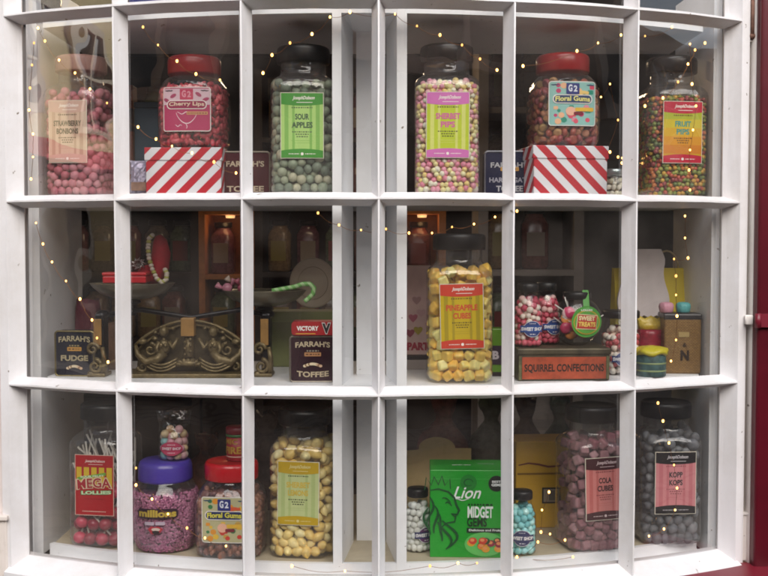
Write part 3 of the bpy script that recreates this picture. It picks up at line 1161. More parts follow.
t = thing('lozenge_tin', 'flat red tin reading VICTORY V lying on a maroon tin', 'tin', (jloc(313, .15, 'B')[0] + .001, .15, Z0 + SHZ['B'] + .0855), math.radians(2))
w_, h_ = .078, .0245
m = MB(); m.poly_xz(rrect(w_, h_, .006, 5, 0, h_ / 2), -.022, .022); m.build('tin_body', mat('red_tin', '#a51f26', .3, metal=.2, var=.15), t)
p = Print()
p.rect(-w_ * .4, -h_ * .36, w_ * .05, h_ * -.42, ink('#d8a03c'))
p.text('VICTORY', -w_ * .13, 0, w_ * .5, h_ * .34, ink('#e8e4e0'), .04)
p.text('V', w_ * .30, 0, w_ * .22, h_ * .86, ink('#d9d5d0'), .10); p.text('V', w_ * .30, 0, w_ * .19, h_ * .74, ink('#161416'), .06)
p.build('printed_front', t, flat(-.0222, h_ / 2))

# ---------------- pineapple cubes and other middle shelf goods
tall_jar('sweet_jar', 'tall jar of yellow cubes with red and yellow label PINEAPPLE CUBES', jloc(459, .165, 'B'), math.radians(1),
         big('cube', ['#e2b448', '#e8c25e', '#eece7a', '#deac40'], .0102, 285, .195, 31, .3, .35, .5),
         dobson_label('#c8402c', '#c3a816', '#a48f1a', ['PINEAPPLE', 'CUBES'], '#c8502e', '#5a4a1a', w=.078))

# squirrel tin
t = thing('confectionery_tin', 'old orange tin with dark lid reading SQUIRREL CONFECTIONS', 'tin', (jloc(563, .15, 'B')[0], .15 + .055, Z0 + SHZ['B']), math.radians(3))
WORN = mat('worn_olive_tin', '#4e4736', .5, metal=.4, var=.45, vscale=30)
m = MB(); m.box(-.084, .084, -.055, .055, 0, .052, bev=.003); m.build('tin_body', WORN, t)
m = MB(); m.box(-.0865, .0865, -.0575, .0575, .0475, .060, bev=.003); m.build('lid', WORN, t)
p = Print()
p.rect(-.077, -.0205, .077, .0195, mat('worn_orange_print', '#a8482a', .5, var=.35, vscale=45))
p.rect(-.083, -.022, -.078, .021, mat('worn_green_print', '#6a6a48', .5, var=.5, vscale=60)); p.rect(.078, -.022, .083, .021, MATS['worn_green_print'], same=True)
p.text('SQUIRREL CONFECTIONS', 0, -.0015, .146, .0165, ink('#231a14'), .03)
p.build('printed_front', t, flat(-.0553, .0245))
TINTOP = Z0 + SHZ['B'] + .060


def badge(w, h, c1, c2, sub=True, txt='SWEET SHOP'):
    p = Print()
    p.poly(ellipse(0, 0, w * .36, h * .5, 24), ink('#c9c8d0'))
    p.poly(ellipse(0, 0, w * .34, h * .46, 24), ink(c1))
    p.poly([(-w / 2, -h * .2), (w / 2, -h * .2), (w * .46, 0), (w / 2, h * .2), (-w / 2, h * .2), (-w * .46, 0)], ink(c2))
    p.text(txt, 0, 0, w * .88, h * .22, ink('#e4e2e4'), .05)
    dashes(p, 0, -h * .32, w * .22, h * .06, ink('#c9c8d0'), 2)
    dashes(p, 0, h * .33, w * .25, h * .05, ink('#c9c8d0'), 3)
    return p


def bottle(label, loc, rz, cols, seed, c1, c2, kind='ball', r=.0058, N=150, s=1., each=70, lrot=0.):
    t = thing('sweet_bottle', label, 'sweet bottle', loc, rz, 'small glass bottles of sweets')
    pr = [(0, .021), (.002, .0245), (.006, .0262), (.05, .0265), (.072, .0258), (.082, .0225), (.091, .0185), (.098, .0168), (.106, .0168)]
    m = MB(); m.lathe([(z * s, q * s) for z, q in pr], 36, cap1=False); m.build('bottle_body', GLASSJ, t)
    m = MB(); m.lathe([(z * s, q * s) for z, q in ((.101, .0188), (.1025, .0195), (.114, .0195), (.1165, .018), (.117, .001))], 60, flute=30, famp=.008); m.build('lid', BLACKP, t)
    cv = curved(.0268 * s, .034 * s)
    badge(.047 * s, .030 * s, c1, c2).build('label', t, lambda a, b, d: tuple(Matrix.Rotation(lrot, 3, 'Z') @ Vector(cv(a, b, d))))
    A = candy('bottle_sweet%d' % seed, cols, .5, True); B = candy('bottle_sweet_heap%d' % seed, cols, .5, False)
    P = pack(N, r, .0255 * s, 2, .002, .085 * s, seed)
    rad = np.sqrt(P[:, 0] ** 2 + P[:, 1] ** 2) + 1e-9
    lim = np.interp(P[:, 2], [0, .07 * s, .09 * s, .1 * s], [.0255 * s, .025 * s, .018 * s, .014 * s]) - r
    k = np.minimum(1, lim / rad); P[:, 0] *= k; P[:, 1] *= k
    P = P[P[:, 2] < .098 * s]
    fill(t, P, r, kind, B, A, seed, each=each)
    return t


PINKW = ['#b83a4e', '#d8a8a4', '#c24a5c', '#e0c8bc', '#a82c42', '#d4707c']
q = at(529, 343, .17); bottle('glass bottle of pink and white sweets at the left front of the orange tin', (q.x, .185, TINTOP), math.radians(4), PINKW, 41, '#2c3f78', '#24488c', lrot=.12)
q = at(548, 343, .215); bottle('glass bottle of pink sweets half hidden behind another pink bottle on the orange tin', (q.x, .236, TINTOP), math.radians(10), PINKW, 42, '#2c3f78', '#24488c', lrot=.3, each=50)
q = at(523, 300, .165); bottle('glass bottle of pale blue balls beside the cola cubes jar', (q.x, .165, Z0 + SHZ['C']), 0, ['#78c0c4', '#90ccd0', '#a4d8d6', '#68b0b6'], 43, '#2b2f5c', '#2b2f5c', r=.0066, N=110, lrot=-.1)
q = at(418, 300, .185); bottle('glass bottle of white mints beside the green box', (q.x, .185, Z0 + SHZ['C']), 0, ['#dcd8d4', '#e8e4e0', '#ccc8c2'], 44, '#5a2a5c', '#2b2f60', r=.0066, N=110, lrot=.62)

# round lolly jar lying on the tin
q = at(578, 343, .19)
t = thing('lolly_jar', 'round flattened jar of lollies with green strap and round green label', 'sweet jar', (q.x, .205, TINTOP), math.radians(6))
ZC = .046
m = MB(); rings = []
for k in range(15):
    a = PI * k / 14
    rings.append([(((.0465) * math.sin(a) ** .8 + .0006) * math.cos(b), -.031 * math.cos(a), ZC + (.0465 * math.sin(a) ** .8 + .0006) * math.sin(b)) for b in [2 * PI * j / 40 for j in range(40)]])
m.loft(rings, 0, True, True); m.build('jar_body', GLASSJ, t)
m = MB(); m.lathe([(.086, .025), (.088, .0262), (.098, .0262), (.100, .025), (.1003, .001)], 72, flute=36, famp=.01); m.build('lid', BLACKP, t)
p = Print()
GR = ink('#4a9a3a')
off = .010
p.poly(rrect(.012, .044, .001, 2, off, .036), GR)
p.poly(ellipse(off, 0, .029, .029, 36), GR)
p.poly(ellipse(off, -.001, .0255, .0225, 30), ink('#b9a02c'))
p.poly(ellipse(off, -.001, .0235, .0205, 30), ink('#5aa03c'))
p.poly([(off - .021, -.013), (off + .019, -.015), (off + .021, .012), (off - .018, .015)], ink('#d8c8a0'))
p.poly([(off - .0195, -.0115), (off + .0175, -.0135), (off + .0195, .0105), (off - .0165, .0135)], ink('#b8352c'))
p.text('SWEET', off, .0065, .031, .0085, ink('#e8d8a8'), .05, 0, 0, -.05); p.text('TREATS', off, -.0045, .033, .009, ink('#e8c860'), .05, 0, 0, -.05)
p.text('LOLLIES', off, .0215, .022, .0035, ink('#d8e0d0'), .03)
p.build('label', t, lambda a, b, d: (a, -.0318 - d + max(0, (a * a + b * b) ** .5 - .02) * .30 if b < .06 else -.027 - d, ZC + b))
lm = [candy('lolly_pink', ['#c02a54', '#d8506c', '#e08040', '#a02444', '#e8b0b0'], .3, True), mat('lolly_stick', '#d8d4cc', .6)]
g_ = random.Random(8)
for k in range(26):
    x, z = g_.uniform(-.034, .030), g_.uniform(.014, .062)
    m = MB(); m.sphere((0, 0, 0), (.0125, .006, .0125), 16, 10); m.tube([(0, 0, 0), (.0, .001, .034)], .0014, 6, 1)
    if (x ** 2 + (z - ZC) ** 2) ** .5 > .031: continue
    link('lolly', m.mesh('lolly', lm), t, (x, -.012 + .022 * g_.random(), z), (g_.uniform(-.2, .2), g_.uniform(-1.2, 1.2), 0)).scale = (.9,) * 3

# jar of sweets behind the squirrel tin, by the fifth bar
q = at(621, 300, .255)
t = thing('sweet_jar', 'black lidded jar of red and white sweets behind the right end of the orange tin', 'sweet jar', (q.x, .255, Z0 + SHZ['B']), 0.)
m = MB(); m.lathe([(0, .033), (.004, .0365), (.09, .037), (.102, .034), (.108, .031), (.114, .031)], 40, cap1=False); m.build('jar_body', GLASSJ, t)
m = MB(); m.lathe([(.108, .034), (.11, .0355), (.120, .0355), (.1225, .033), (.123, .001)], 60, flute=36, famp=.006); m.build('lid', BLACKP, t)
badge(.05, .03, '#2c3f78', '#24386c').build('label', t, curved(.0373, .032))
small('ball', ['#a8323c', '#d8ccc0', '#b84a50', '#d8c0b0'], .006, .085, 45, half=.0355, n=2, corecol='#6a3030', each=60)(t)

# right end goods
YEL = mat('yellow_card', '#dcc422', .55, var=.1)
q0, q1 = at(612, 375, .40), at(683, 375, .40)
t = thing('gift_bag', 'plain yellow card bag behind the wavy grey board', 'bag', ((q0.x + q1.x) / 2, .40, Z0 + SHZ['B']), 0)
hh = at(650, 268, .40).z - (Z0 + SHZ['B']); hw = (q1.x - q0.x) / 2
m = MB(); m.loft([[(x * s, y * s2, z) for x, y in ((-hw, -.03), (hw, -.03), (hw, 0), (hw, .03), (-hw, .03), (-hw, 0))] for z, s, s2 in ((0, .96, 1), (hh * .5, .99, .9), (hh, 1, .35))], 0, True, True, False)
m.build('bag_body', YEL, t)
m = MB()
for sx in (-1,):
    m.tube([(hw * .5 + .02 * math.cos(a) * 1.2, 0, hh + .035 * math.sin(a)) for a in [PI * k / 10 for k in range(11)]], .002, 8)
m.build('bag_handle', mat('cream_cord', '#c9b898', .7), t)
q = at(643, 372, .355)
xs = [at(px, 300, .35).x - q.x for px in (618, 640, 663, 668, 662, 666, 660)]
zt = at(645, 249, .35).z - (Z0 + SHZ['B'])
pts = []
for k in range(25):
    z = k / 24
    pts.append((.045 + .006 * math.sin(z * 13 + .6) - (.016 * max(0, z - .9) * 10 if z > .9 else 0), zt * z))
pts = pts + [(-x - .002, z) for x, z in reversed(pts)]
m = MB(); m.poly_xz(pts, -.004, .004)
link('cutout_sign', m.mesh('cutout_sign', mat('pale_grey_board', '#cfc6c6', .6)), None, (q.x, .35, Z0 + SHZ['B']), (-.04, 0, 0), 'pale grey board with a wavy cut edge in front of the yellow bag', 'board')

q = at(650, 372, .30)
t = thing('sweet_bag', 'red and yellow bag of sweets below the wavy grey board', 'bag', (q.x, .30, Z0 + SHZ['B']), 0)
m = MB()
rings = []
for k in range(12):
    z = .082 * k / 11
    s = 1 - .25 * abs(k / 11 - .45) ** 1.5
    rings.append([(.028 * s * math.cos(a) * (1 + .05 * math.sin(5 * a + k)), .02 * s * math.sin(a) * (1 + .06 * math.sin(3 * a + 2 * k)), z) for a in [2 * PI * j / 28 for j in range(28)]])
m.loft(rings, 0); m.build('bag_body', mat('red_film', '#8c1c30', .3, var=.4, vscale=70, bump=.4, bscale=120), t)
m = MB(); m.loft([[((.024 + .004 * z_) * math.cos(a), .010 * (1 - z_ * .75) * math.sin(a), .0825 + .024 * z_ + .003 * z_ * math.sin(7 * a)) for a in [2 * PI * j / 28 for j in range(28)]] for z_ in (0, .35, .7, 1)], 0)
m.build('bag_top', mat('yellow_film', '#b9a02c', .3, var=.3, vscale=60, bump=.4, bscale=120), t)

q = at(651, 372, .225)
t = thing('trinket_tin', 'small teal tin with a wavy yellow lid in the right end pane', 'tin', (q.x, .225, Z0 + SHZ['B']), 0)
m = MB(); m.lathe([(0, .026), (.002, .0275), (.040, .0275), (.042, .0265)], 36); m.build('tin_body', mat('teal_print', '#3c5a5a', .4, var=.6, vscale=80), t)
m = MB()
for zz in (.010, .024): m.lathe([(zz, .0277), (zz + .0015, .0283), (zz + .003, .0277)], 36, cap0=False, cap1=False)
m.build('band', mat('pale_band', '#8a9a6a', .4), t)
m = MB(); rings = []
for z, r_ in ((.041, .0285), (.045, .033), (.050, .031), (.056, .018), (.058, .003)):
    rings.append([(r_ * (1 + (.10 if r_ > .025 else .03) * math.sin(5 * a)) * math.cos(a), r_ * math.sin(a), z + (.0025 if r_ > .025 else 0) * math.sin(5 * a + 1)) for a in [2 * PI * j / 40 for j in range(40)]])
m.loft(rings, 0); m.build('lid', mat('lemon_icing', '#c4b82a', .35), t)

q = at(679, 372, .285)
t = thing('caddy_tin', 'tall brown basket weave tin with dark lid and letter N', 'tin', (q.x, .285, Z0 + SHZ['B']), math.radians(-4))
wk = bpy.data.materials.new('basket_weave'); wk.use_nodes = True
nt = wk.node_tree; tc = nt.nodes.new('ShaderNodeTexCoord'); br = nt.nodes.new('ShaderNodeTexBrick')
mp = nt.nodes.new('ShaderNodeMapping'); mp.inputs['Rotation'].default_value = (PI / 2, 0, 0)
nt.links.new(tc.outputs['Object'], mp.inputs['Vector']); nt.links.new(mp.outputs[0], br.inputs['Vector'])
br.inputs['Scale'].default_value = 95; br.inputs['Color1'].default_value = S('#7a5c34') + (1,); br.inputs['Color2'].default_value = S('#92713f') + (1,); br.inputs['Mortar'].default_value = S('#644a26') + (1,)
br.inputs['Mortar Size'].default_value = .05
nt.links.new(br.outputs['Color'], nt.nodes['Principled BSDF'].inputs['Base Color']); nt.nodes['Principled BSDF'].inputs['Roughness'].default_value = .5
th = at(679, 318, .25).z - (Z0 + SHZ['B'])
m = MB(); m.rbox(-.035, .035, -.03, .03, 0, th, .004); m.build('tin_body', wk, t)
m = MB(); m.rbox(-.0365, .0365, -.0315, .0315, th - .004, th + .008, .003); m.build('lid', mat('dark_grey_lid', '#2b2a2c', .4), t)
p = Print(); p.text('N', .004, -.022, .016, .020, ink('#2a1c10'), .05); p.poly(rrect(.02, .010, .001, 2, .002, .018), ink('#a08a5a')); p.text('&', .004, -.002, .008, .008, ink('#3a2814'), .03)
p.build('printed_front', t, flat(-.0305, th / 2 + .004))
for px, c, lab in ((667, '#c98fa0', 'pink frosted bonbon cup on the brown tin'), (684, '#58a8a8', 'turquoise frosted bonbon cup on the brown tin')):
    q2 = at(px, 311, .27)
    m = MB(); m.lathe([(0, .0105), (.002, .0125), (.012, .014), (.017, .013), (.020, .009), (.021, .001)], 28, flute=9, famp=.05)
    link('bonbon', m.mesh('bonbon', mat('icing' + c.strip('#'), c, .5, bump=.3, bscale=200)), None, (q2.x, .275, Z0 + SHZ['B'] + th + .0085), None, lab, 'sweet')

# ================================================================== BOTTOM SHELF
def mega_label():
    w, h = .076, .114
    W, H = w / 2, h / 2
    p = Print()
    p.rect(-W, -H, W, H, ink('#d8b8a8'), n=8)
    W -= .0012; H -= .0012
    p.rect(-W, -H, W, H, ink('#a8181e'), n=8)
    for k in range(5):
        x = -W + W * 2 * (k + .5) / 5
        p.rect(x - .0052, -H * .05, x + .0052, H * .60, ink('#cfae2a'), same=k > 0)
    logo_script(p, .002, H * .80, w * .50, h * .055, ink('#e8d4cc'))
    p.poly([(-W * .9, H * .25), (W * .62, H * .44), (W * .62, H * .34), (-W * .9, H * .15)][::-1], ink('#6aa03c'))
    p.text('SOUR FRUIT', -W * .1, H * .30, w * .6, h * .03, ink('#e0e4c8'), .03, 0, 0, .08)
    p.text('MEGA', 0, H * .04, w * .93, h * .185, ink('#d8c8a8'), .075, 0, .12, .06)
    p.text('MEGA', 0, H * .04, w * .86, h * .160, ink('#a01c2a'), .02, 0, .12, .06)
    p.text('LOLLIES', W * .12, -H * .24, w * .80, h * .075, ink('#2c6a34'), .10, 0, 0, .04)
    p.text('LOLLIES', W * .12, -H * .24, w * .76, h * .058, ink('#c8dcb0'), .05, 0, 0, .04)
    dashes(p, 0, -H * .46, w * .5, h * .012, ink('#7a1014'), 3)
    dashes(p, 0, -H * .88, w * .6, h * .014, ink('#e0c0b0'), 4)
    return p


def lollies(t):
    head = candy('lolly_head', ['#8c1428', '#a8203a', '#7a1024', '#b83048'], .3, True)
    stick = mat('white_stick', '#d5cfc4', .6)
    g = random.Random(61)
    m = MB(); m.sphere((0, 0, .0), (.0125, .0125, .0115), 16, 10); m.tube([(0, 0, 0), (.0005, 0, .05), (-.0005, 0, .098)], .0019, 8, 1)
    me = m.mesh('lolly', [head, stick])
    P = pack(78, .0126, .057, 5, .003, .115, 62)
    for x, y, z in P:
        rx = ry = 0
        for k in range(30):
            rx = g.uniform(-.75, .75); ry = g.uniform(-.75, .75)
            tip = Vector((x, y, z)) + Euler((rx, ry, 0)).to_matrix() @ Vector((0, 0, .1))
            if abs(tip.x) < .055 and abs(tip.y) < .055: break
        link('lolly', me, t, (x, y, z), (rx, ry, 0))


tall_jar('sweet_jar', 'tall jar of red lollies on white sticks with red label MEGA LOLLIES', jloc(105, .245, 'C'), math.radians(-8), lollies, mega_label())
tall_jar('sweet_jar', 'tall jar of yellow lemon shaped sweets with yellow and pale green label', jloc(304, .18, 'C'), math.radians(-7),
         big('lemon', ['#d8bc6a', '#e0c67c', '#e4ce90', '#d2b058'], .0089, 400, .195, 63, .35),
         dobson_label('#b99a18', '#b9c489', '#a9b878', ['SHERBET', 'LEMONS'], '#c8b04a', '#4a5234', hl='#d8cc90'))
tall_jar('sweet_jar', 'tall jar of dusty maroon cubes with pink and dark red label COLA CUBES', jloc(593, .215, 'C'), math.radians(13),
         big('cube', ['#704048', '#805258', '#8e646a', '#784a50'], .0098, 315, .199, 64, .6, .3),
         dobson_label('#3a1018', '#c87a74', '#b8625e', ['COLA', 'CUBES'], '#3a2024', '#7a3438', hl='#d8c4c4'), squat=1.0)
tall_jar('sweet_jar', 'tall jar of slate grey pebble sweets with pink and black label KOPP KOPS', jloc(667, .262, 'C'), math.radians(4),
         big('drop', ['#44464a', '#525458', '#606266', '#4a4c52'], .0094, 370, .199, 65, .6),
         dobson_label('#181618', '#c98286', '#bd6e74', ['KOPP', 'KOPS'], '#3a3236', '#8c4a50', hl='#c8c4c8', w=.079, h=.118))

# millions jar, round and fluted like a shell
q = at(164, 300, .205)
t = thing('fluted_jar', 'round fluted jar of tiny purple sweets with a violet lid', 'sweet jar', (q.x, .205, Z0 + SHZ['C']), 0)
SHN = 11
def shellr(z, a):
    base = np.interp(z, [0, .006, .03, .07, .10, .118, .130, .136, .15], [.043, .052, .0625, .0665, .0635, .056, .048, .046, .046])
    fl = np.interp(z, [0, .02, .08, .12, .13], [1, 1, .7, .25, 0])
    return base * (1 + .045 * fl * abs(math.cos(a * SHN / 2)) - .02 * fl)
def shellmesh(k=1.0, zs=None):
    rings = []
    for z in zs or [0, .002, .006, .012, .02, .03, .042, .055, .07, .085, .10, .11, .118, .125, .130, .136, .15]:
        rings.append([(k * shellr(z, a) * math.cos(a), k * shellr(z, a) * math.sin(a), z) for a in [2 * PI * j / 132 for j in range(132)]])
    return rings
m = MB(); m.loft(shellmesh(), 0, True, False); m.build('jar_body', JARG, t)
mp_ = candy('millions_sweet', ['#8a4668', '#9c5678', '#78385a', '#ac6888', '#924e70'], .45)
m = MB(); m.loft(shellmesh(.955, [.003, .006, .012, .02, .03, .042, .055, .07, .085, .10, .11, .112]), 1, True, True)
g = random.Random(66)
vs, fs, sm = unit('pip')
mini = MB(); mini.sphere((0, 0, 0), 1, 6, 4)
for i in range(3000):
    z = .004 + .108 * g.random(); a = g.uniform(PI * .86, PI * 2.14)
    r = shellr(z, a) * .962
    M = Matrix.Translation((r * math.cos(a), r * math.sin(a), z)) @ Matrix.Scale(.0026, 4)
    m.add(mini.v, mini.f, 0, True, M)
m.build('sweet_heap', [mp_, mat('millions_core', '#4a1c34', .7, var=.3, vscale=300)], t, kind='stuff')
m = MB(); m.lathe([(.128, .0475), (.130, .0500), (.134, .0505), (.156, .0495), (.163, .0470), (.166, .043), (.166, .001)], 60)
m.build('lid', mat('violet_lid', '#4a3aa0', .32, var=.06, coat=.15), t)
p = Print()
DK = ink('#2a1426')
p.poly(rrect(.078, .018, .008, 4, -.002, .006), DK)
p.text('millions', -.002, .0065, .072, .0145, ink('#4a2030'), .10); p.text('millions', -.002, .0065, .070, .0135, ink('#b8a03c'), .045)
p.poly(rrect(.018, .006, .001, 2, -.016, -.012), ink('#b8a8b8')); p.poly(rrect(.017, .006, .001, 2, .004, -.0115), ink('#b8a8b8'))
p.poly([(-.019, -.022), (-.012, -.0165), (-.006, -.0185), (0, -.0165), (.009, -.0215), (.002, -.030), (-.012, -.031)][::-1], ink('#b02a38'))
p.poly(ellipse(-.004, -.0225, .008, .003, 18), ink('#cfc0b4')); p.poly(ellipse(-.004, -.0275, .007, .0032, 18), ink('#201418'))
p.build('label', t, curved(.0695, .074))

q = at(231, 300, .18)
red_jar('wide jar of brown gums with a red lid and orange label in the bottom row', (q.x, .175, Z0 + SHZ['C']), math.radians(-4), ['#6a3a30', '#7a4a38', '#5c3430', '#84523e'], 67,
        gum_label('#b9b48a', '#232f5c', '#e0d850', 'Floral Gums', ['#c83a2c', '#d8902c', '#e0b83c', '#3a7a48', '#d85a34', '#c8a04a'], '#232f78', '#dfe4ee', w=.084, h=.083), mat('bright_red_lid', '#c01420', .28, var=.06, coat=.2))
q2 = at(237, 300, .18)
t = thing('drum_tin', 'small red drum with yellow lettering standing on a red jar lid', 'tin', (q.x + .010, .178, Z0 + SHZ['C'] + .1712), math.radians(-10))
m = MB(); m.lathe([(0, .0185), (.001, .0195), (.048, .0195)], 40); m.build('drum_body', mat('red_drum', '#96202a', .4, var=.1), t)
m = MB(); m.lathe([(.0485, .0202), (.050, .0206), (.060, .0206), (.0615, .019), (.0617, .001)], 40); m.build('lid', mat('dark_red_drum_lid', '#6a1620', .4), t)
m = MB(); m.lathe([(.0435, .0197), (.044, .0206), (.0475, .0206), (.0483, .0197)], 40, cap0=False, cap1=False); m.build('band', mat('green_band', '#3c6a3c', .4), t)
p = Print(); p.text('MIC', -.006, .012, .026, .010, ink('#b08a34'), .03); p.text('FIRE', -.003, -.004, .034, .013, ink('#b08a34'), .04)
p.rect(-.02, -.017, .02, -.015, ink('#c8a898'), n=6); p.build('label', t, curved(.0197, .024))

# bag of pastel sweets on the violet lid
q = at(173, 300, .205)
t = thing('sweet_bag', 'clear gathered bag of pastel sweets on the violet jar lid', 'bag', (q.x, .205, Z0 + SHZ['C'] + .1665), 0)
A = candy('pastel_sweet', ['#c89a9c', '#d0b88a', '#7ab0b0', '#c88a98', '#cfc0b0', '#c8a070'], .5, True)
m = MB(); m.sphere((0, 0, 0), .0078, 14, 9); me = m.mesh('sweet', A)
P = pack(46, .0076, .026, 2.6, .001, .055, 71)
for x, y, z in P:
    link('sweet', me, t, (x, y * .8, z))
m = MB(); rings = []
for k in range(16):
    z = .092 * k / 15
    s = np.interp(z, [0, .004, .045, .06, .092], [.026, .0285, .0285, .029, .0345]); dpt = np.interp(z, [0, .045, .06, .092], [.9, .9, .55, .12])
    rings.append([(s * math.cos(a) * (1 + .03 * math.sin(6 * a + k * .3)), s * dpt * math.sin(a) * (1 + .05 * math.sin(4 * a + k)), z) for a in [2 * PI * j / 36 for j in range(36)]])
m.loft(rings, 0, True, False); m.build('bag_film', REDG, t)
p = Print(); p.poly(ellipse(0, 0, .020, .013, 26), ink('#b03a58')); p.poly(ellipse(0, 0, .0185, .0115, 26), ink('#c04a68')); p.poly(rrect(.040, .0095, .003, 3), ink('#a82a50'))
p.text('SWEET SHOP', 0, .0005, .035, .0052, ink('#e0d0d4'), .04); dashes(p, 0, -.0075, .014, .0014, ink('#e0d0d4'), 1); dashes(p, 0, .0075, .014, .0014, ink('#e0d0d4'), 2)
p.build('label', t, lambda a, b, d: (a, -.0285 - d + a * a * 12, .024 + b))

# green box with a lion
q = at(470, 300, .135)
t = thing('sweet_box', 'bright green box with lion head drawing and lettering MIDGET GEMS', 'box', (q.x - .001, .135 + .047, Z0 + SHZ['C']), math.radians(-2))
GB = mat('green_card', '#22972c', .35, var=.06)
W, H = .137, .160
m = MB(); m.box(-W / 2, W / 2, -.047, .047, 0, H, bev=.0012); m.build('box_body', GB, t)
p = Print()
DG = ink('#0f4a22'); WH = ink('#e4e8e4')
p.rect(-W / 2 + .001, H / 2 - .0165, W / 2 - .001, H / 2 - .0155, ink('#3fae48'))
p.poly(ellipse(.001, H * .36, .015, .0145, 30), ink('#1c7a2a')); p.stroke([(.001 + .008 * math.cos(a), H * .36 + .008 * math.sin(a) * .8) for a in [k * .5 for k in range(12)]], .002, DG)
p.text('Lion', .0005, H * .245, .047, .022, WH, .012, .35)
p.stroke([(-.026 + .028 * k / 8, H * .165 + .0015 * math.sin(k)) for k in range(9)], .0014, WH)
p.text('MIDGET', .0225, H * .022, .046, .0215, WH, .03); p.text('GEMS', .0165, -H * .092, .036, .017, ink('#0c3416'), .03)
dashes(p, .0225, H * .108, .044, .003, ink('#0c3416'), 4)
p.rect(-.002, -H * .215, W / 2 - .001, -H * .158, ink('#16301c')); p.text('Delicious and Fruity', .032, -H * .187, .060, .005, WH, .03)
p.poly(ellipse(.0515, H * .35, .0145, .0145, 30), ink('#101814')); p.text('BEST', .0515, H * .372, .016, .004, WH, .03); p.text('GEMS', .0515, H * .335, .018, .005, WH, .04)
# mane and profile
X0, Y0 = -.043, .012
prof_ = [(-.019, .024), (-.008, .026), (.006, .022), (.014, .014), (.017, .004), (.021, -.004), (.018, -.010), (.010, -.009), (.016, -.013), (.015, -.020), (.004, -.022), (-.004, -.028)]
p.stroke([(X0 + 1.3 * x, Y0 + 1.3 * y) for x, y in prof_], .0042, DG)
p.stroke([(X0 + .002 + .003 * k, Y0 + .010 - .0012 * (k - 1.5) ** 2) for k in range(5)], .0026, DG)
p.stroke([(X0 - .004 + .004 * k, Y0 + .018 - .001 * (k - 1) ** 2) for k in range(5)], .002, DG)
crown = [(-.027, .024), (-.025, .042), (-.018, .031), (-.014, .043), (-.008, .032), (-.003, .044), (.001, .031), (.008, .040), (.009, .026)]
p.stroke([(X0 + 1.3 * x, Y0 + 1.3 * y) for x, y in crown], .0034, DG)
for q_, (a, b, cdx) in enumerate(((-.022, .016, .002), (-.018, .002, .010), (-.012, -.010, .014), (-.024, .0, -.003), (-.006, -.022, .016), (.002, -.020, .016))):
    L = [(X0 + 1.2 * a + cdx * math.sin(k / 9 * 2.6) + .006 * math.sin(k / 9 * 5 + q_), Y0 + 1.2 * b - .050 * k / 9) for k in range(10)]
    p.stroke(L, .0046, DG)
g = random.Random(12)
p.poly(ellipse(.030, -H * .345, .036, .022, 30), ink('#5fb85a'))
for k in range(13):
    x, y = .030 + g.uniform(-.024, .028), -H * .345 + g.uniform(-.010, .010)
    p.poly(ellipse(x, y, .0075, .0062, 16), ink(g.choice(['#c8402c', '#d8782c', '#3a7a34', '#d89a2c', '#8c2a3a', '#304a28'])))
    p.poly(ellipse(x - .001, y + .0015, .004, .003, 12), ink('#e0905a'))
p.build('printed_front', t, flat(-.0472, H / 2))
p = Print(); p.text('MIDGET GEMS', 0, 0, .034, .006, WH, .04); dashes(p, .045, .012, .03, .002, WH, 3)
p.build('printed_top', t, lambda a, b, d: (a - .01, b - .004, H + .0003 + d))

# cream card and yellow box behind
q = at(440, 300, .36)
pts = []
zt = at(440, 449, .36).z - (Z0 + SHZ['C']); zc = at(440, 438, .36).z - (Z0 + SHZ['C'])
xl_, xr_ = at(400, 300, .36).x - q.x, at(472, 300, .36).x - q.x
x_a, x_b = at(419, 300, .36).x - q.x, at(456, 300, .36).x - q.x
pts = [(xl_, 0), (xr_, 0), (xr_, zt), (x_b, zt)] + [((x_a + x_b) / 2 + (x_b - x_a) / 2 * math.cos(a), zt + (zc - zt) * math.sin(a)) for a in [PI * k / 14 for k in range(1, 14)]] + [(x_a, zt - .003), (xl_, zt - .006)]
m = MB(); m.poly_xz(pts, 0, .004)
link('backing_card', m.mesh('backing_card', mat('cream_card', '#dcc08c', .7, var=.1)), None, (q.x, .36, Z0 + SHZ['C']), (-.05, 0, 0), 'cream card with a rounded hump standing behind the green box', 'card')
q = at(541, 300, .36)
t = thing('carton', 'yellow carton with small black framed panel behind the blue bottle', 'box', (q.x, .37, Z0 + SHZ['C']), math.radians(4))
zt = at(541, 441, .34).z - (Z0 + SHZ['C'])
m = MB(); m.box(-.055, .060, -.035, .05, 0, zt, bev=.002); m.build('box_body', mat('yellow_carton', '#d8a824', .5, var=.12, vscale=12), t)
p = Print(); zz = at(541, 496, .33).z - (Z0 + SHZ['C'])
p.rect(-.002, zz - .016, .036, zz + .016, ink('#1c1812')); p.rect(.001, zz - .013, .033, zz + .013, ink('#9a8a78'))
for k in range(6): p.rect(.013 + .003 * k, zz - .010, .0145 + .003 * k, zz + .010, ink('#1c1812'), same=k > 0)
p.rect(-.052, zt * .62, .056, zt * .64, ink('#8a6414')); p.stroke([(-.05 + .02 * k, zt * .73 + .004 * math.sin(k * 1.4)) for k in range(6)], .004, ink('#7a3a1c'))
p.build('printed_front', t, flat(-.0353, 0))

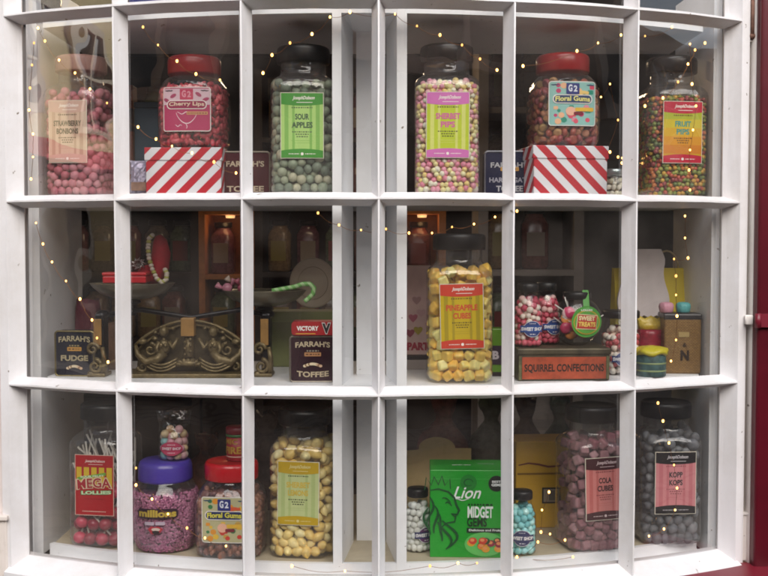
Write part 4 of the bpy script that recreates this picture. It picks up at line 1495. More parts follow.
# ================================================================== BALANCE SCALE
q = at(188, 300, .235)
sb = thing('balance_scale', 'ornate bronze balance scale with two shallow pans on the middle shelf', 'scales', (q.x, .235, Z0 + SHZ['B']), 0)
BR = mat('old_bronze', '#66583a', .40, metal=.45, var=.4, vscale=60, bump=.5, bscale=160)
OAK = mat('oak_block', '#8a6632', .5, var=.25, vscale=40)
IRON = mat('black_iron', '#17181c', .3, metal=.5, var=.2)
BRASS = mat('cream_brass_pan', '#6f6856', .30, metal=.45, var=.18, vscale=30)
PX = lambda px: at(px, 300, .235).x - q.x
PZ = lambda py: at(188, py, .235).z - (Z0 + SHZ['B'])
def curl(m, cx, cz, r0, turns, sgn, th, y=0, a0=0, k=26, mi=0):
    pts, rad = [], []
    for i in range(k):
        u = i / (k - 1)
        a = a0 + sgn * turns * 2 * PI * u
        r = r0 * (1 - .85 * u)
        pts.append((cx + r * math.cos(a), y, cz + r * math.sin(a))); rad.append(th * (1 - .5 * u))
    m.tube(pts, rad, 8, mi)
m = MB()
m.box(PX(125), PX(248), -.045, .045, .0, .008, bev=.002)
top = [(PX(136), PZ(345))] + [(PX(136 + (246 - 136) * k / 16), PZ(345) + (PZ(320) - PZ(345)) * math.sin(PI * k / 16) ** .8) for k in range(1, 16)] + [(PX(246), PZ(345))]
m.tube([(x, -.012, z) for x, z in top], .0030, 8)
m.tube([(x * .94, -.006, z - .008) for x, z in top], .0025, 8)
xm = PX(190)
m.poly_xz([(x * .96, z - .004) for x, z in top] + [(PX(244), .006), (PX(136), .006)], .0, .012, 1)          # dark ground behind the figures
for s in (-1, 1):
    fx = xm + s * .046
    m.sphere((fx, -.018, PZ(331)), (.0088, .009, .0105), 12, 9)                 # head
    m.tube([(fx, -.018, PZ(337)), (fx, -.018, PZ(341))], .0035, 8)
    m.sphere((fx, -.016, PZ(346)), (.0115, .010, .0145), 12, 9)                # torso
    m.sphere((fx - s * .004, -.026, PZ(344)), .0044, 8, 6); m.sphere((fx + s * .004, -.026, PZ(344)), .0044, 8, 6)
    m.tube([(fx - s * .009, -.018, PZ(341)), (fx - s * .017, -.021, PZ(347)), (fx - s * .027, -.019, PZ(337))], [.0048, .0042, .0034], 8)
    m.tube([(fx + s * .009, -.018, PZ(341)), (fx + s * .014, -.021, PZ(348)), (fx + s * .007, -.023, PZ(354))], [.0048, .0042, .0034], 8)
    m.tube([(fx, -.018, PZ(351)), (fx + s * .012, -.022, PZ(358)), (fx + s * .034, -.020, PZ(361)), (fx + s * .050, -.018, PZ(353)), (fx + s * .054, -.016, PZ(344))], [.0095, .0095, .008, .0055, .003], 10)
    for k in range(3):
        m.tube([(xm + s * (.020 + .062 * u), -.020 - .008 * math.sin(PI * u), PZ(357 + 3.2 * k) - .012 * math.sin(PI * u)) for u in [i / 10 for i in range(11)]], .0026, 7)
    curl(m, xm + s * .072, PZ(349), .013, 1.3, s, .0035, -.016, PI / 2)
    curl(m, xm + s * .087, PZ(366), .010, 1.2, -s, .0038, -.014, PI)
    m.sphere((xm + s * .088, -.012, PZ(341)), (.009, .006, .006), 10, 7)
    m.sphere((xm + s * .064, -.014, PZ(338)), (.006, .005, .005), 10, 7)
    for k in range(4):
        m.sphere((xm + s * (.030 + .011 * k), -.013, PZ(328) - .002 * k * k * .4), (.0045, .004, .0035), 8, 6)
for k in range(7):
    a = PI * (k + .5) / 7
    m.tube([(xm, -.018, PZ(364)), (xm + .024 * math.cos(a), -.024, PZ(364) + .013 * math.sin(a))], [.003, .0042], 7)
m.tube([(xm, -.014, PZ(336)), (xm, -.016, PZ(356))], [.0085, .011], 12)
for k in range(6): m.sphere((xm + .005 * (-1) ** k, -.027, PZ(338 + 3 * k)), .0032, 8, 6)
m.sphere((xm, -.019, PZ(362)), (.020, .010, .008), 14, 8)
m.build('relief_base', [BR, mat('dark_patina', '#4a4029', .5, metal=.4, var=.3, vscale=50, bump=.4)], sb)
m = MB(); m.rbox(xm - .0125, xm + .0125, -.030, -.006, PZ(335), PZ(317), .0015); m.build('centre_block', OAK, sb)
for s, pxa in ((-1, 101), (1, 266)):
    x = PX(pxa)
    m = MB()
    m.rbox(x - .007, x + .010, -.022, .016, .004, PZ(313), .003)
    m.sphere((x + .004, -.004, PZ(314)), (.013, .018, .008), 16, 10)
    po = m.build('end_post', IRON, sb)
    m = MB(); m.rbox(x - .008, x + .007, -.026, -.0225, PZ(344), PZ(318), .001); m.build('wood_facing', OAK, po)
    m = MB()
    curl(m, x - .010, PZ(348), .012, 1.4, 1, .0042, -.024, 0); curl(m, x - .006, PZ(365), .014, 1.5, -1, .0045, -.024, PI / 2)
    m.tube([(x + .009, -.02, .006), (x + .011, -.024, PZ(356)), (x + .007, -.022, PZ(346))], [.007, .005, .004], 8)
    m.box(x - .020, x + .014, -.030, .02, 0, .007, bev=.002)
    m.sphere((x - .014, -.022, PZ(372)), (.008, .006, .005), 10, 7)
    m.build('scroll_bracket', BR, po)
m = MB()
m.tube([(PX(101), .012, PZ(316)), (PX(140), .012, PZ(310)), (xm, .012, PZ(318)), (PX(240), .012, PZ(310)), (PX(268), .012, PZ(316))], .005, 10)
m.build('beam', IRON, sb)
pans = []
for px, py in ((131, 284), (264, 291)):
    x, z = PX(px), PZ(py) - .0
    m = MB()
    m.lathe([(z - .030, .012), (z - .027, .034), (z - .018, .060), (z - .006, .074), (z, .0785), (z + .0015, .080), (z + .0015, .077), (z - .006, .071), (z - .020, .052), (z - .026, .02), (z - .0265, .001)], 56)
    m.v = [(vx + x, vy + .015, vz) for vx, vy, vz in m.v]
    pn = m.build('pan', BRASS, sb)
    m = MB(); m.tube([(x, .015, PZ(316)), (x, .015, z - .028)], .006, 10); m.sphere((x, .015, z - .034), (.016, .016, .006), 14, 8); m.build('pan_stem', IRON, pn)
    pans.append((q.x + x, .235 + .015, Z0 + SHZ['B'] + z))
PAN0, PAN1 = pans

# goods on the pans
t = thing('gift_tin', 'flat bright red tin lying across the left pan of the scale', 'tin', (at(127, 300, .235).x, .235, PAN0[2] + .0025), math.radians(3))
m = MB(); m.box(-.040, .040, -.026, .026, 0, .013, bev=.002); m.build('tin_body', mat('scarlet_tin', '#c01c28', .35, var=.08), t)
m = MB(); m.box(-.041, .041, -.027, .027, .0135, .020, bev=.002); m.build('lid', mat('scarlet_tin', '#c01c28', .35), t)
q = at(157, 283, .26)
t = thing('stocking', 'puffed red stocking with pale candy cane trim on the left scale pan', 'toy', (q.x, .272, PAN0[2] - .002), 0)
m = MB()
m.tube([(-.022, 0, .010), (-.006, 0, .016), (.003, 0, .036), (.006, 0, .060), (.004, 0, .084), (.001, 0, .094)], [.012, .018, .0185, .018, .013, .006], 18)
m.tube([(-.036, .004, .002), (-.032, .004, .012), (-.024, .004, .024), (-.012, .004, .032)], [.010, .014, .015, .008], 16)
m.sphere((-.022, -.006, .020), (.013, .010, .010), 14, 9)
m.build('stocking_body', mat('red_felt', '#a81428', .7, var=.2, vscale=80), t)
m = MB()
cane = [(-.006, -.022, .094), (-.012, -.022, .088), (-.014, -.023, .070), (-.012, -.024, .050), (-.006, -.024, .030), (.002, -.024, .012), (.012, -.023, .004), (.020, -.022, .010), (.021, -.022, .022), (.016, -.021, .032)]
for i in range(len(cane) - 1):
    for k in range(3):
        u = k / 3
        c_ = [cane[i][j] * (1 - u) + cane[i + 1][j] * u for j in range(3)]
        m.sphere(c_, (.0048, .0042, .0042), 10, 7, (i * 3 + k) % 3 % 2)
m.build('cane_trim', [mat('white_sugar', '#cfc4b4', .5), mat('lime_sugar', '#a9a850', .5)], t)
m = MB()
for k in range(9):
    a = k * .7
    m.tube([(-.032, -.02, .040), (-.032 + .014 * math.cos(a), -.024, .040 + .012 * math.sin(a)), (-.032 + .006 * math.cos(a + .9), -.026, .040 + .006 * math.sin(a + .9))], .0012, 5)
m.build('silver_bow', mat('silver_foil', '#a8a09c', .3, metal=.7), t)
q = at(296, 292, .21)
m = MB()
pt = [at(px, py, .205) for px, py in ((272, 291), (283, 289), (294, 287), (303, 284), (310, 284), (314, 288), (313, 294), (308, 299), (304, 302))]
o0 = pt[0]
fine = []
for i in range(len(pt) - 1):
    for k in range(6):
        u = k / 6
        fine.append(pt[i].lerp(pt[i + 1], u) - o0)
m.tube(fine, .0046, 10)
cm = stripes('green_cane', '#6fae5a', '#a8cf94', (.8, .2, .6), 90)
link('candy_cane', m.mesh('candy_cane', cm), None, tuple(o0), None, 'pale green candy cane hooked over the right scale pan', 'sweet')
for k, (px, c, lab) in enumerate(((230, '#b8788a', 'pink wrapped sweet, leftmost on the right scale pan'), (236, '#c9b8a8', 'cream wrapped sweet, largest on the right scale pan'), (242, '#a85a6a', 'rose wrapped sweet behind the second bar on the right scale pan'))):
    q = at(px, 284, .255)
    m = MB(); m.sphere((0, 0, .010), (.010, .009, .0095), 14, 9)
    for s in (-1, 1): m.tube([(s * .008, 0, .012), (s * .013, 0, .016), (s * .018, 0, .022)], [.002, .004, .0065], 8)
    link('wrapped_sweet', m.mesh('wrapped_sweet', mat('wrapper' + c.strip('#'), c, .35, var=.3, vscale=90, bump=.3)), None, (q.x, .24 + .012 * (k % 2), PAN1[2] - .004 + .0075 * (k == 1)), (0, .3 * (k - 1), .4 * k), lab, 'sweet')

# objects behind in the middle row
q = at(313, 283, .38)
m = MB()
m.lathe([(0, .001), (0, .040), (.003, .0475), (.006, .0475), (.009, .044), (.009, .001)], 48)
zc_ = q.z - (Z0 + SHZ['B'])
t = thing('plaque', 'round cream plate propped on an olive box behind the green candy cane', 'plate', (q.x, .385, q.z), 0)
m.v = [(x, -z, y * 1.08) for x, y, z in m.v]
m.build('plate_disc', mat('cream_china', '#cdbda4', .35, var=.06), t)
m = MB(); m.lathe([(0, .030), (.001, .031), (.0015, .030)], 40, cap0=False, cap1=False); m.v = [(x, -.0092 - z, y * 1.08) for x, y, z in m.v]
m.build('plate_ring', mat('plate_shade', '#b5a58c', .4), t)
hz = at(313, 311, .385).z - (Z0 + SHZ['B'])
q = at(306, 300, .40)
t = thing('carton', 'dull olive carton behind the maroon toffee tin', 'box', (q.x, .41, Z0 + SHZ['B']), 0)
m = MB(); m.box(-.070, .065, -.04, .04, 0, hz - .001, bev=.003); m.build('box_body', mat('olive_card', '#6a7238', .6, var=.2), t)
m = MB(); m.box(-.071, .066, -.041, .041, hz - .022, hz + .0, bev=.002); m.build('box_lid', mat('olive_card_lid', '#7c8442', .6), t)

q = at(424, 300, .34)
t = thing('party_carton', 'pale pink printed carton behind the pineapple cubes', 'box', (q.x, .36, Z0 + SHZ['B'] + .028), 0)
zt = at(424, 266, .33).z - (Z0 + SHZ['B']) - .028
m = MB(); m.box(-.040, .050, -.03, .03, 0, zt, bev=.002); m.build('box_body', mat('pale_pink_card', '#d8b8b4', .6, var=.12), t)
p = Print()
for k, (x, z, c) in enumerate(((-.012, .05, '#a89a3c'), (-.022, .075, '#b86a7c'), (-.006, .085, '#c8a4a4'), (-.028, .045, '#9a4a5c'), (.012, .06, '#b86a7c'), (-.015, .11, '#b89494'))):
    p.poly([(x + .009 * math.sin(a) ** 3, z + .008 * (math.cos(a) - .35 * math.cos(2 * a) - .15 * math.cos(3 * a))) for a in [2 * PI * j / 24 for j in range(24)]][::-1], ink(c))
p.text('PARTY', -.006, .018, .056, .016, ink('#a82a44'), .06)
p.build('printed_front', t, flat(-.0303, 0))
t = thing('white_carton', 'low white carton with dark band under the pink carton', 'box', (q.x, .36, Z0 + SHZ['B']), 0)
m = MB(); m.box(-.045, .055, -.035, .035, 0, .0195, bev=.001); m.build('box_body', mat('white_card', '#a49a96', .6), t)
m = MB(); m.box(-.0455, .0555, -.0355, .0355, .020, .0275, bev=.001); m.build('box_lid', mat('black_card', '#1c161a', .5), t)

q = at(506, 300, .23)
t = thing('drum_tin', 'lime green and dark purple tin between the pineapple jar and the fourth bar', 'tin', (q.x, .24, Z0 + SHZ['B']), 0)
m = MB(); m.box(-.030, .028, -.02, .02, 0, .090, bev=.002); m.build('tin_body', mat('lime_tin', '#5a8a1c', .4, var=.15), t)
p = Print(); p.rect(-.028, .022, .027, .058, ink('#2c1c30')); p.rect(-.029, .0, .027, .008, ink('#20141c')); p.text('B', -.020, .040, .012, .016, ink('#b8b0b8'), .05); p.text('ITES', .006, .040, .028, .015, ink('#b8b0b8'), .05)
p.build('printed_front', t, flat(-.0203, 0))

# jars and shelf goods just left of the scale, dim
q = at(112, 300, .36)
for px, py, y, c, lab in ((88, 322, .40, '#5a2030', 'dim plum coloured bag behind the navy fudge tin'), (116, 345, .34, '#6a4a34', 'dim brown paper bag behind the left post of the scale')):
    q = at(px, 300, y); zt = at(px, py - 22, y).z - (Z0 + SHZ['B'])
    m = MB(); rings = []
    for k in range(9):
        z = zt * k / 8
        s = 1 - .25 * (k / 8) ** 2
        rings.append([(.030 * s * math.cos(a) * (1 + .06 * math.sin(4 * a + k)), .020 * s * math.sin(a), z + .004 * math.sin(3 * a) * (k == 8)) for a in [2 * PI * j / 24 for j in range(24)]])
    m.loft(rings, 0)
    link('paper_bag', m.mesh('paper_bag', mat('bag' + c.strip('#'), c, .6, var=.3, vscale=40, bump=.4)), None, (q.x, y, Z0 + SHZ['B']), None, lab, 'bag')

# top shelf background goods
q = at(151, 300, .40); zt = at(151, 108, .38).z - (Z0 + SHZ['A'])
t = thing('carton', 'tall steel blue carton behind the cherry jar', 'box', (q.x, .41, Z0 + SHZ['A']), 0)
m = MB(); m.box(-.026, .030, -.03, .03, 0, zt, bev=.002); m.build('box_body', mat('steel_blue_card', '#2c4a5c', .6), t)
m = MB(); m.box(-.027, .031, -.031, .031, zt + .0005, zt + .012, bev=.002); m.build('box_lid', mat('steel_blue_lid', '#243c4c', .6), t)
q = at(131, 300, .42); zt = at(131, 84, .40).z - (Z0 + SHZ['A'])
t = thing('carton', 'tall dull orange carton behind the first glazing bar in the top row', 'box', (q.x - .012, .43, Z0 + SHZ['A']), 0)
m = MB(); m.box(-.022, .022, -.02, .02, 0, zt, bev=.002); m.build('box_body', mat('dull_orange_card', '#8a4428', .6, var=.2), t)
m = MB(); m.box(-.0225, .0225, -.0205, .0205, zt * .6, zt * .8, bev=.001); m.build('band', mat('dark_card_band', '#3a201a', .6), t)
q = at(139, 300, .20)
t = thing('sweet_bag', 'crumpled silver and lilac bag left of the first striped box', 'bag', (q.x + .003, .215, Z0 + SHZ['A']), 0)
m = MB(); rings = []; g = random.Random(4)
for k in range(13):
    z = .066 * k / 12
    s = np.interp(k, [0, 3, 8, 12], [.019, .022, .018, .021]); d = np.interp(k, [0, 8, 12], [.85, .7, .15])
    rings.append([(s * math.cos(a) * (1 + g.uniform(-.14, .14)), s * d * math.sin(a) * (1 + g.uniform(-.12, .12)), z + g.uniform(-.002, .002) * (0 < k)) for a in [2 * PI * j / 26 for j in range(26)]])
m.loft(rings, 0, smooth=False); m.build('bag_body', mat('silver_lilac_foil', '#9a94a8', .3, metal=.35, var=.6, vscale=60, bump=.5, bscale=150), t)
m = MB(); m.rbox(-.014, .014, -.0235, -.0185, .010, .026, .001); m.build('bag_label', mat('tan_label', '#8a6a58', .6, var=.3, vscale=100), t)
q = at(613, 300, .235)
t = thing('sweet_bottle', 'small squat glass pot of pale sweets right of the second striped box', 'sweet jar', (q.x, .235, Z0 + SHZ['A']), 0)
m = MB(); m.lathe([(0, .014), (.003, .0185), (.016, .0205), (.03, .0185), (.038, .0150), (.042, .015)], 36, cap1=False); m.build('bottle_body', GLASSJ, t)
m = MB(); m.lathe([(.040, .0165), (.041, .0175), (.051, .0175), (.053, .016), (.0532, .001)], 48, flute=24, famp=.01); m.build('lid', mat('silver_lid', '#9aa4a4', .3, metal=.8), t)
A = candy('pale_sweet', ['#b8b0a0', '#c9c0a8', '#a09880', '#d0c8b8'], .5, True)
m = MB(); m.sphere((0, 0, 0), (.0058, .005, .0045), 12, 8); me = m.mesh('sweet', A)
for x, y, z in pack(24, .0056, .0175, 2, .001, .035, 91): link('sweet', me, t, (x, y, z), (x * 90, y * 90, 0))

# top row (only its foot is in the picture)
q = at(35, 300, .28)
t = thing('dark_bowl', 'round dark glass bowl, its foot showing at the top left corner', 'bowl', (q.x, .30, Z0 + SHZ[0]), 0)
m = MB(); m.lathe([(0, .018), (.006, .034), (.02, .046), (.05, .052), (.08, .046), (.10, .036), (.11, .036)], 40); m.build('bowl_body', mat('dark_violet_glass', '#15141f', .1, var=.2), t)
m = MB(); m.lathe([(.1105, .038), (.113, .039), (.124, .039), (.126, .036), (.126, .001)], 40); m.build('lid', BLACKP, t)
q = at(153, 300, .2)
t = thing('blue_carton', 'deep blue carton, its foot showing at the top of the second pane column', 'box', (q.x, .26, Z0 + SHZ[0]), 0)
m = MB(); m.box(-.045, .045, -.035, .035, 0, .14, bev=.002); m.build('box_body', mat('royal_blue_card', '#242c78', .5), t)
m = MB(); m.box(-.046, .046, -.036, .036, .1405, .155, bev=.002); m.build('box_lid', mat('royal_blue_lid', '#1c225c', .5), t)

# soft heaps at the back of the bottom row
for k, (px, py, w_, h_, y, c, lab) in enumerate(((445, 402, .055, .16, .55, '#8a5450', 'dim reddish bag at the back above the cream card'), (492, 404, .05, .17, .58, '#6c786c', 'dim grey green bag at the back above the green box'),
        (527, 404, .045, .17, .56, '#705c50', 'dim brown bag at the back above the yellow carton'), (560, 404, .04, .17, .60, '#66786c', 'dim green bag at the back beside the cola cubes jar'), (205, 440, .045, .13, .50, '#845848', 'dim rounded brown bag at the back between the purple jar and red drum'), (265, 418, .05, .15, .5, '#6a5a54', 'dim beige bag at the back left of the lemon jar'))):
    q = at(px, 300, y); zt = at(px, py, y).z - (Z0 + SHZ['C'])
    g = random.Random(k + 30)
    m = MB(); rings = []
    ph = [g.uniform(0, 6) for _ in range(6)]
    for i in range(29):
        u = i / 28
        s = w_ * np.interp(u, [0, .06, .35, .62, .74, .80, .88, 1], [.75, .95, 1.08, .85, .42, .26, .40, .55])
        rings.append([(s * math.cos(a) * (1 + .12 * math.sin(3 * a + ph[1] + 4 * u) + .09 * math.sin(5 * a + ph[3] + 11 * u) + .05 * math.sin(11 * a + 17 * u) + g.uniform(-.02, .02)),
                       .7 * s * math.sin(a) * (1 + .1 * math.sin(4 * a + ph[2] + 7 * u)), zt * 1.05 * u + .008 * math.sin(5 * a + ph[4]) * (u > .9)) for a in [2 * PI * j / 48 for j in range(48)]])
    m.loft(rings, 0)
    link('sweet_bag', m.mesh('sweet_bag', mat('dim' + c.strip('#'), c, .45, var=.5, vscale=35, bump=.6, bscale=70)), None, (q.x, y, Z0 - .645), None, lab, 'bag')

# table carrying goods behind the display, and the wall units of the shop
t = thing('counter', 'dark wooden counter behind the window display', 'counter', (0, .92, .03))
m = MB(); m.box(-.9, .9, -.18, .25, .80, .84, bev=.003); m.build('counter_top', DARKWOOD, t)
m = MB(); m.box(-.88, .88, -.16, .23, 0, .799); m.build('cabinet', DARKWOOD, t)


def shelf_unit(name, label, x0, x1, y, zs, matl, depth=.26, div=None):
    t = thing(name, label, 'shelving', ((x0 + x1) / 2, y, .03))
    hw = (x1 - x0) / 2
    for z in zs:
        m = MB(); m.box(-hw, hw, -depth, -.012, z - .022, z); m.build('shelf', matl, t)
    for s in (-1, 1):
        m = MB(); m.box(s * hw - .018, s * hw + .018, -depth - .003, -.01, 0, zs[-1] + .3); m.build('upright', matl, t)
    m = MB(); m.box(-hw - .02, hw + .02, -.010, 0, 0, zs[-1] + .3); m.build('back_panel', matl, t)
    return t


SHW = mat('dim_shelf_paint', '#8a8078', .6)
ZS = [.5, .80, 1.10, 1.40, 1.70, 2.0]
shelf_unit('shelf_unit', 'dark wooden wall shelves of jars seen through the left half of the window', -2.4, -.83, 3.2, ZS, DARKWOOD)
shelf_unit('shelf_unit', 'dark wooden wall shelves of jars seen above the round cream plate', -.545, .075, 3.2, ZS, DARKWOOD)
shelf_unit('shelf_unit', 'pale painted wall shelves of jars seen in the fifth column of panes', .38, .735, 2.4, [z + .03 for z in ZS], SHW)
m = MB(); m.box(.0, 1.2, -.02, .0, 0, 2.3)
link('wall_panel', m.mesh('wall_panel', mat('grey_panel_paint', '#6f6a66', .7)), None, (.755, 2.35, .03), None, 'plain grey wall panel right of the pale wall shelves', 'panel')
orange = mat('amber_wood', '#b8743a', .5, var=.3, vscale=12)
for (x0, x1, y, lab) in ((-.80, -.575, 3.2, 'amber lit wooden cabinet seen beside the second bar'), (.10, .27, 3.1, 'amber lit wooden cabinet seen left of the pineapple jar lid')):
    t = thing('lit_cabinet', lab, 'cabinet', ((x0 + x1) / 2, y, .03)); hw = (x1 - x0) / 2
    m = MB(); m.box(-hw, hw, -.01, 0, 1.06, 1.68); m.build('back_panel', orange, t)
    m = MB(); m.box(-hw, hw, -.262, -.0, .0, 1.055); m.build('base_cupboard', DARKWOOD, t)
    for s in (-1, 1):
        m = MB(); m.box(s * hw - .015, s * hw + .015, -.26, -.011, 1.06, 1.68); m.build('upright', orange, t)
    for z in (1.10, 1.39, 1.68):
        m = MB(); m.box(-hw + .016, hw - .016, -.255, -.011, z - .022, z); m.build('shelf', orange, t)
    m = MB(); m.lathe([(1.645, .0), (1.645, .02), (1.657, .022)], 20); m.v = [(x, yy - .14, z) for x, yy, z in m.v]
    m.build('lamp_disc', emit('warm_lamp', (1, .62, .28), 1.0), t)
    L = bpy.data.lights.new('cabinet_lamp', 'POINT'); L.energy = .16; L.color = (1, .58, .25); L.shadow_soft_size = .03
    lo = bpy.data.objects.new('cabinet_lamp', L); COL.objects.link(lo); lo.location = ((x0 + x1) / 2, y - .20, 1.655)

t = thing('fill_lamp', 'warm fill lamp added out of sight to brighten the back shelves', 'lamp', (-.2, 2.0, 2.45))  # unseen fixture, made up to carry the fill light
m = MB(); m.lathe([(0, .16), (.02, .15), (.10, .06), (.12, .02), (.30, .012)], 32, cap0=False); m.build('fill_lamp_shade', mat('enamel_shade', '#3c4a40', .4), t)
m = MB(); m.sphere((0, 0, .02), .05, 16, 10); m.build('bulb', emit('fill_bulb_glow', (1, .72, .42), 8.0), t)
L = bpy.data.lights.new('shop_fill_light', 'POINT'); L.energy = 8; L.color = (1, .74, .48); L.shadow_soft_size = .12  # warm fill added to lift the dim shop interior
lo = bpy.data.objects.new('shop_fill_light', L); COL.objects.link(lo); lo.location = (-.2, 2.0, 2.38)

g = random.Random(77)
jb = MB(); jb.lathe([(0, .045, 4), (.01, .052, 4.5), (.17, .052, 4.5), (.19, .042, 3), (.20, .036, 2), (.21, .036, 2)], 24)
jl_ = MB(); jl_.lathe([(.211, .040), (.213, .041), (.233, .041), (.235, .038), (.235, .001)], 24)
jfront = MB(); jfront.add([(-.034, -.0535, .05), (.034, -.0535, .05), (.034, -.0535, .14), (-.034, -.0535, .14)], [(0, 1, 2, 3)])
cols = ['#6a3a32', '#7a5c3c', '#56604a', '#6a4650', '#5e5044', '#806644', '#7c4440']
bodies = [jb.mesh('jar_body', mat('shelf_jar' + c.strip('#'), c, .25, var=.4, vscale=60)) for c in cols]
lidm = jl_.mesh('lid', BLACKP); labm = [jfront.mesh('label', ink(c)) for c in ('#8a7a6a', '#7a3a34', '#8a7a3a')]


def shelfjars(x0, x1, y, zs, label, group):
    for z in zs:
        x = x0 + .07
        while x < x1 - .05:
            t = thing('shelf_jar', label, 'sweet jar', (x, y, .03 + z + .0005), g.uniform(-.2, .2), group)
            link('jar_body', g.choice(bodies), t); link('lid', lidm, t); link('label', g.choice(labm), t)
            x += g.uniform(.112, .135)


shelfjars(-2.35, -.85, 3.06, (1.10, 1.40, 1.70, 2.0), 'dim jar in the rows on the dark wall shelves at the left', 'jars on the dark left wall shelves')
shelfjars(-.53, .06, 3.06, (1.10, 1.40, 1.70, 2.0), 'dim jar on the dark wall shelves above the cream plate', 'jars on the middle wall shelves')
shelfjars(.39, .73, 2.28, [z + .03 for z in (1.10, 1.40, 1.70, 2.0)], 'dim jar on the pale wall shelves in the fifth column of panes', 'jars on the pale wall shelves')
shelfjars(-.79, -.59, 3.06, (1.10, 1.39), 'amber lit jar in the cabinet beside the second bar', 'jars in the left lit cabinet')
shelfjars(.10, .26, 2.96, (1.10, 1.39), 'amber lit jar in the cabinet left of the pineapple jar', 'jars in the right lit cabinet')

# ================================================================== FAIRY LIGHTS
BULB = emit('warm_bulb', (1.0, .50, .13), 5.0)
BULB.cycles.emission_sampling = 'NONE'
_n = BULB.node_tree
_oi = _n.nodes.new('ShaderNodeObjectInfo'); _mr = _n.nodes.new('ShaderNodeMapRange')
_mr.inputs['To Min'].default_value = 2.0; _mr.inputs['To Max'].default_value = 10.0
_n.links.new(_oi.outputs['Random'], _mr.inputs['Value']); _n.links.new(_mr.outputs[0], _n.nodes['Principled BSDF'].inputs['Emission Strength'])
WIRE = mat('copper_wire', '#8a5a30', .35, metal=.9, var=0)
bm_ = MB(); bm_.sphere((0, 0, 0), (.0020, .0020, .0026), 10, 7); bme = bm_.mesh('bulb', BULB)


def depth_at(px):
    """just behind the glass"""
    x = at(px, 300, .1).x
    t = math.asin(max(-.9, min(.9, (x - OC.x) / R)))
    return OC.y - R * math.cos(t) + .064


def string(label, pts, y=None, dy=0.):
    P = [at(px, py, (y if y is not None else depth_at(px)) + dy) for px, py in pts]
    t = thing('fairy_lights', label, 'fairy lights', tuple(P[0]), 0, 'strings of fairy lights')
    o = P[0]
    fine = []
    g = random.Random(len(label))
    for i in range(len(P) - 1):
        for k in range(6):
            u = k / 6
            q = P[i].lerp(P[i + 1], u)
            sag = -.006 * math.sin(PI * u) * min(1, (P[i] - P[i + 1]).length / .05)
            fine.append(q - o + Vector((g.uniform(-.0006, .0006), g.uniform(-.0006, .0006), sag)))
    fine.append(P[-1] - o)
    MB().tube(fine, .00042, 5).build('wire', WIRE, t)
    for q in P: link('bulb', bme, t, tuple(q - o)).scale = (g.uniform(.75, 1.2),) * 3
    return t


string('fairy lights falling to the right over the bonbon jar', [(38, 28), (45, 41), (59, 60), (75, 73), (90, 89), (107, 103), (138, 127), (156, 139), (172, 146), (192, 153), (214, 162), (236, 173)])
string('fairy lights hanging straight down along the left stile', [(34, 43), (32, 65), (30, 88), (29, 110), (33, 134), (33, 157), (31, 179)], dy=.02)
string('fairy lights sloping over the red lid of the cherry jar', [(143, 27), (158, 45), (177, 61), (196, 74), (220, 80)])
string('fairy lights rising above the green balls jar and over to the dark lidded pips jar', [(263, 73), (272, 55), (290, 43), (312, 34), (330, 17), (350, 12), (395, 14), (417, 26), (440, 35), (462, 45), (480, 59), (497, 70)], dy=-.004)
string('fairy lights rising over the red lid in the fifth column', [(523, 66), (577, 51), (598, 43), (621, 35), (645, 36), (672, 27)])
string('fairy lights curling behind the small squat pot', [(601, 97), (610, 84), (618, 120), (605, 155), (610, 152), (618, 157), (622, 158), (622, 163)], y=.33)
string('fairy lights swooping over the red and orange label', [(705, 43), (695, 50), (688, 64), (678, 82), (663, 98), (645, 106)])
string('fairy lights hanging down right of the mixed pips jar', [(690, 44), (692, 84), (696, 106), (693, 130), (690, 150), (689, 170), (690, 190)], dy=.01)
string('fairy lights drooping down to the navy fudge tin', [(36, 223), (43, 244), (52, 262), (66, 281), (80, 299), (92, 320), (97, 338), (108, 362)])
string('fairy lights swagged level across the middle bar above the pineapple jar', [(318, 213), (339, 225), (361, 230), (386, 229), (409, 233), (432, 233), (452, 227), (474, 224), (495, 217), (517, 211)], y=.066)
string('fairy lights hanging in front of the brown basket weave tin', [(685, 216), (685, 238), (688, 258), (674, 259), (676, 276), (676, 295), (677, 316), (676, 340), (671, 361)])
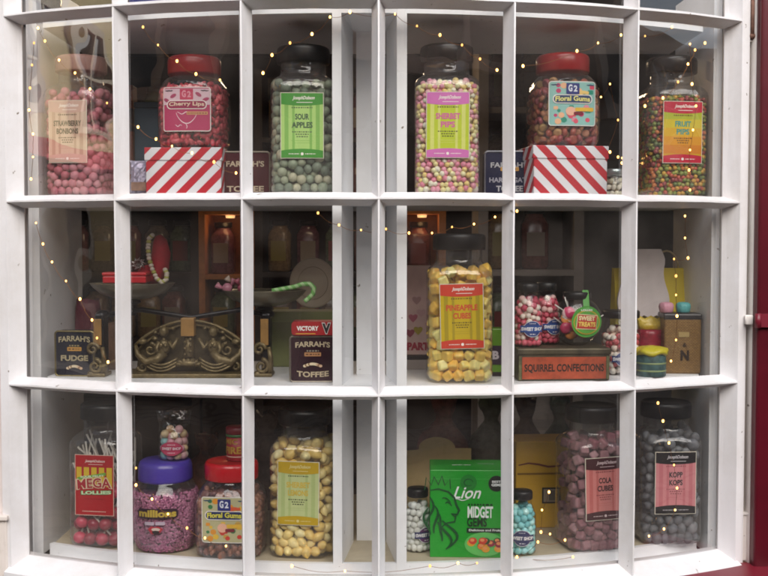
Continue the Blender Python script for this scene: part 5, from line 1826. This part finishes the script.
string('fairy lights trailing over the purple fluted jar to the red jar', [(136, 468), (136, 485), (152, 499), (168, 514), (187, 528), (205, 538), (226, 546)], dy=.002)
string('fairy lights lying on the board under the yellow carton', [(549, 492), (542, 510), (541, 532), (550, 534), (565, 540), (538, 542), (517, 557), (573, 557)], y=.125)
string('fairy lights hanging in front of the slate grey pebble sweets', [(658, 403), (663, 421), (669, 443), (674, 465), (677, 488), (675, 510), (664, 529), (649, 536)])
string('fairy lights lying along the ledge below the lemon jar and green box', [(292, 566), (345, 571), (430, 566), (458, 563), (477, 563)], y=.067)

# ================================================================== LIGHT
SUN_EL, SUN_AZ = math.radians(34), math.radians(170)       # bright veiled sky high over the street
wd = bpy.data.worlds.new('World'); sc.world = wd; wd.use_nodes = True
nt = wd.node_tree
bg = nt.nodes['Background']
sky = nt.nodes.new('ShaderNodeTexSky'); sky.sky_type = 'NISHITA'; sky.sun_disc = False
sky.sun_elevation = SUN_EL; sky.sun_rotation = SUN_AZ
sky.air_density = 1.0; sky.dust_density = 3.0; sky.ozone_density = 1.0
nt.links.new(sky.outputs['Color'], bg.inputs['Color'])
bg.inputs['Strength'].default_value = .15
sl = bpy.data.lights.new('sun', 'SUN'); sl.energy = 5.0; sl.angle = math.radians(62); sl.color = (1, .985, .975)
so = bpy.data.objects.new('sun', sl); COL.objects.link(so); so.location = (0, 10, 20)
dvec = Vector((math.sin(SUN_AZ) * math.cos(SUN_EL), math.cos(SUN_AZ) * math.cos(SUN_EL), math.sin(SUN_EL)))   # towards the sun
so.rotation_euler = dvec.to_track_quat('Z', 'Y').to_euler()

sc.view_settings.view_transform = 'Standard'
sc.view_settings.look = 'None'
sc.view_settings.exposure = 0
sc.view_settings.gamma = 1
sc.render.engine = 'CYCLES'
cy = sc.cycles
cy.use_denoising = True
cy.filter_width = 1.8
cy.max_bounces = 10; cy.diffuse_bounces = 5; cy.glossy_bounces = 4; cy.transparent_max_bounces = 32; cy.transmission_bounces = 4
cy.sample_clamp_indirect = 6
cy.caustics_reflective = False; cy.caustics_refractive = False
cy.use_adaptive_sampling = True; cy.adaptive_threshold = .02
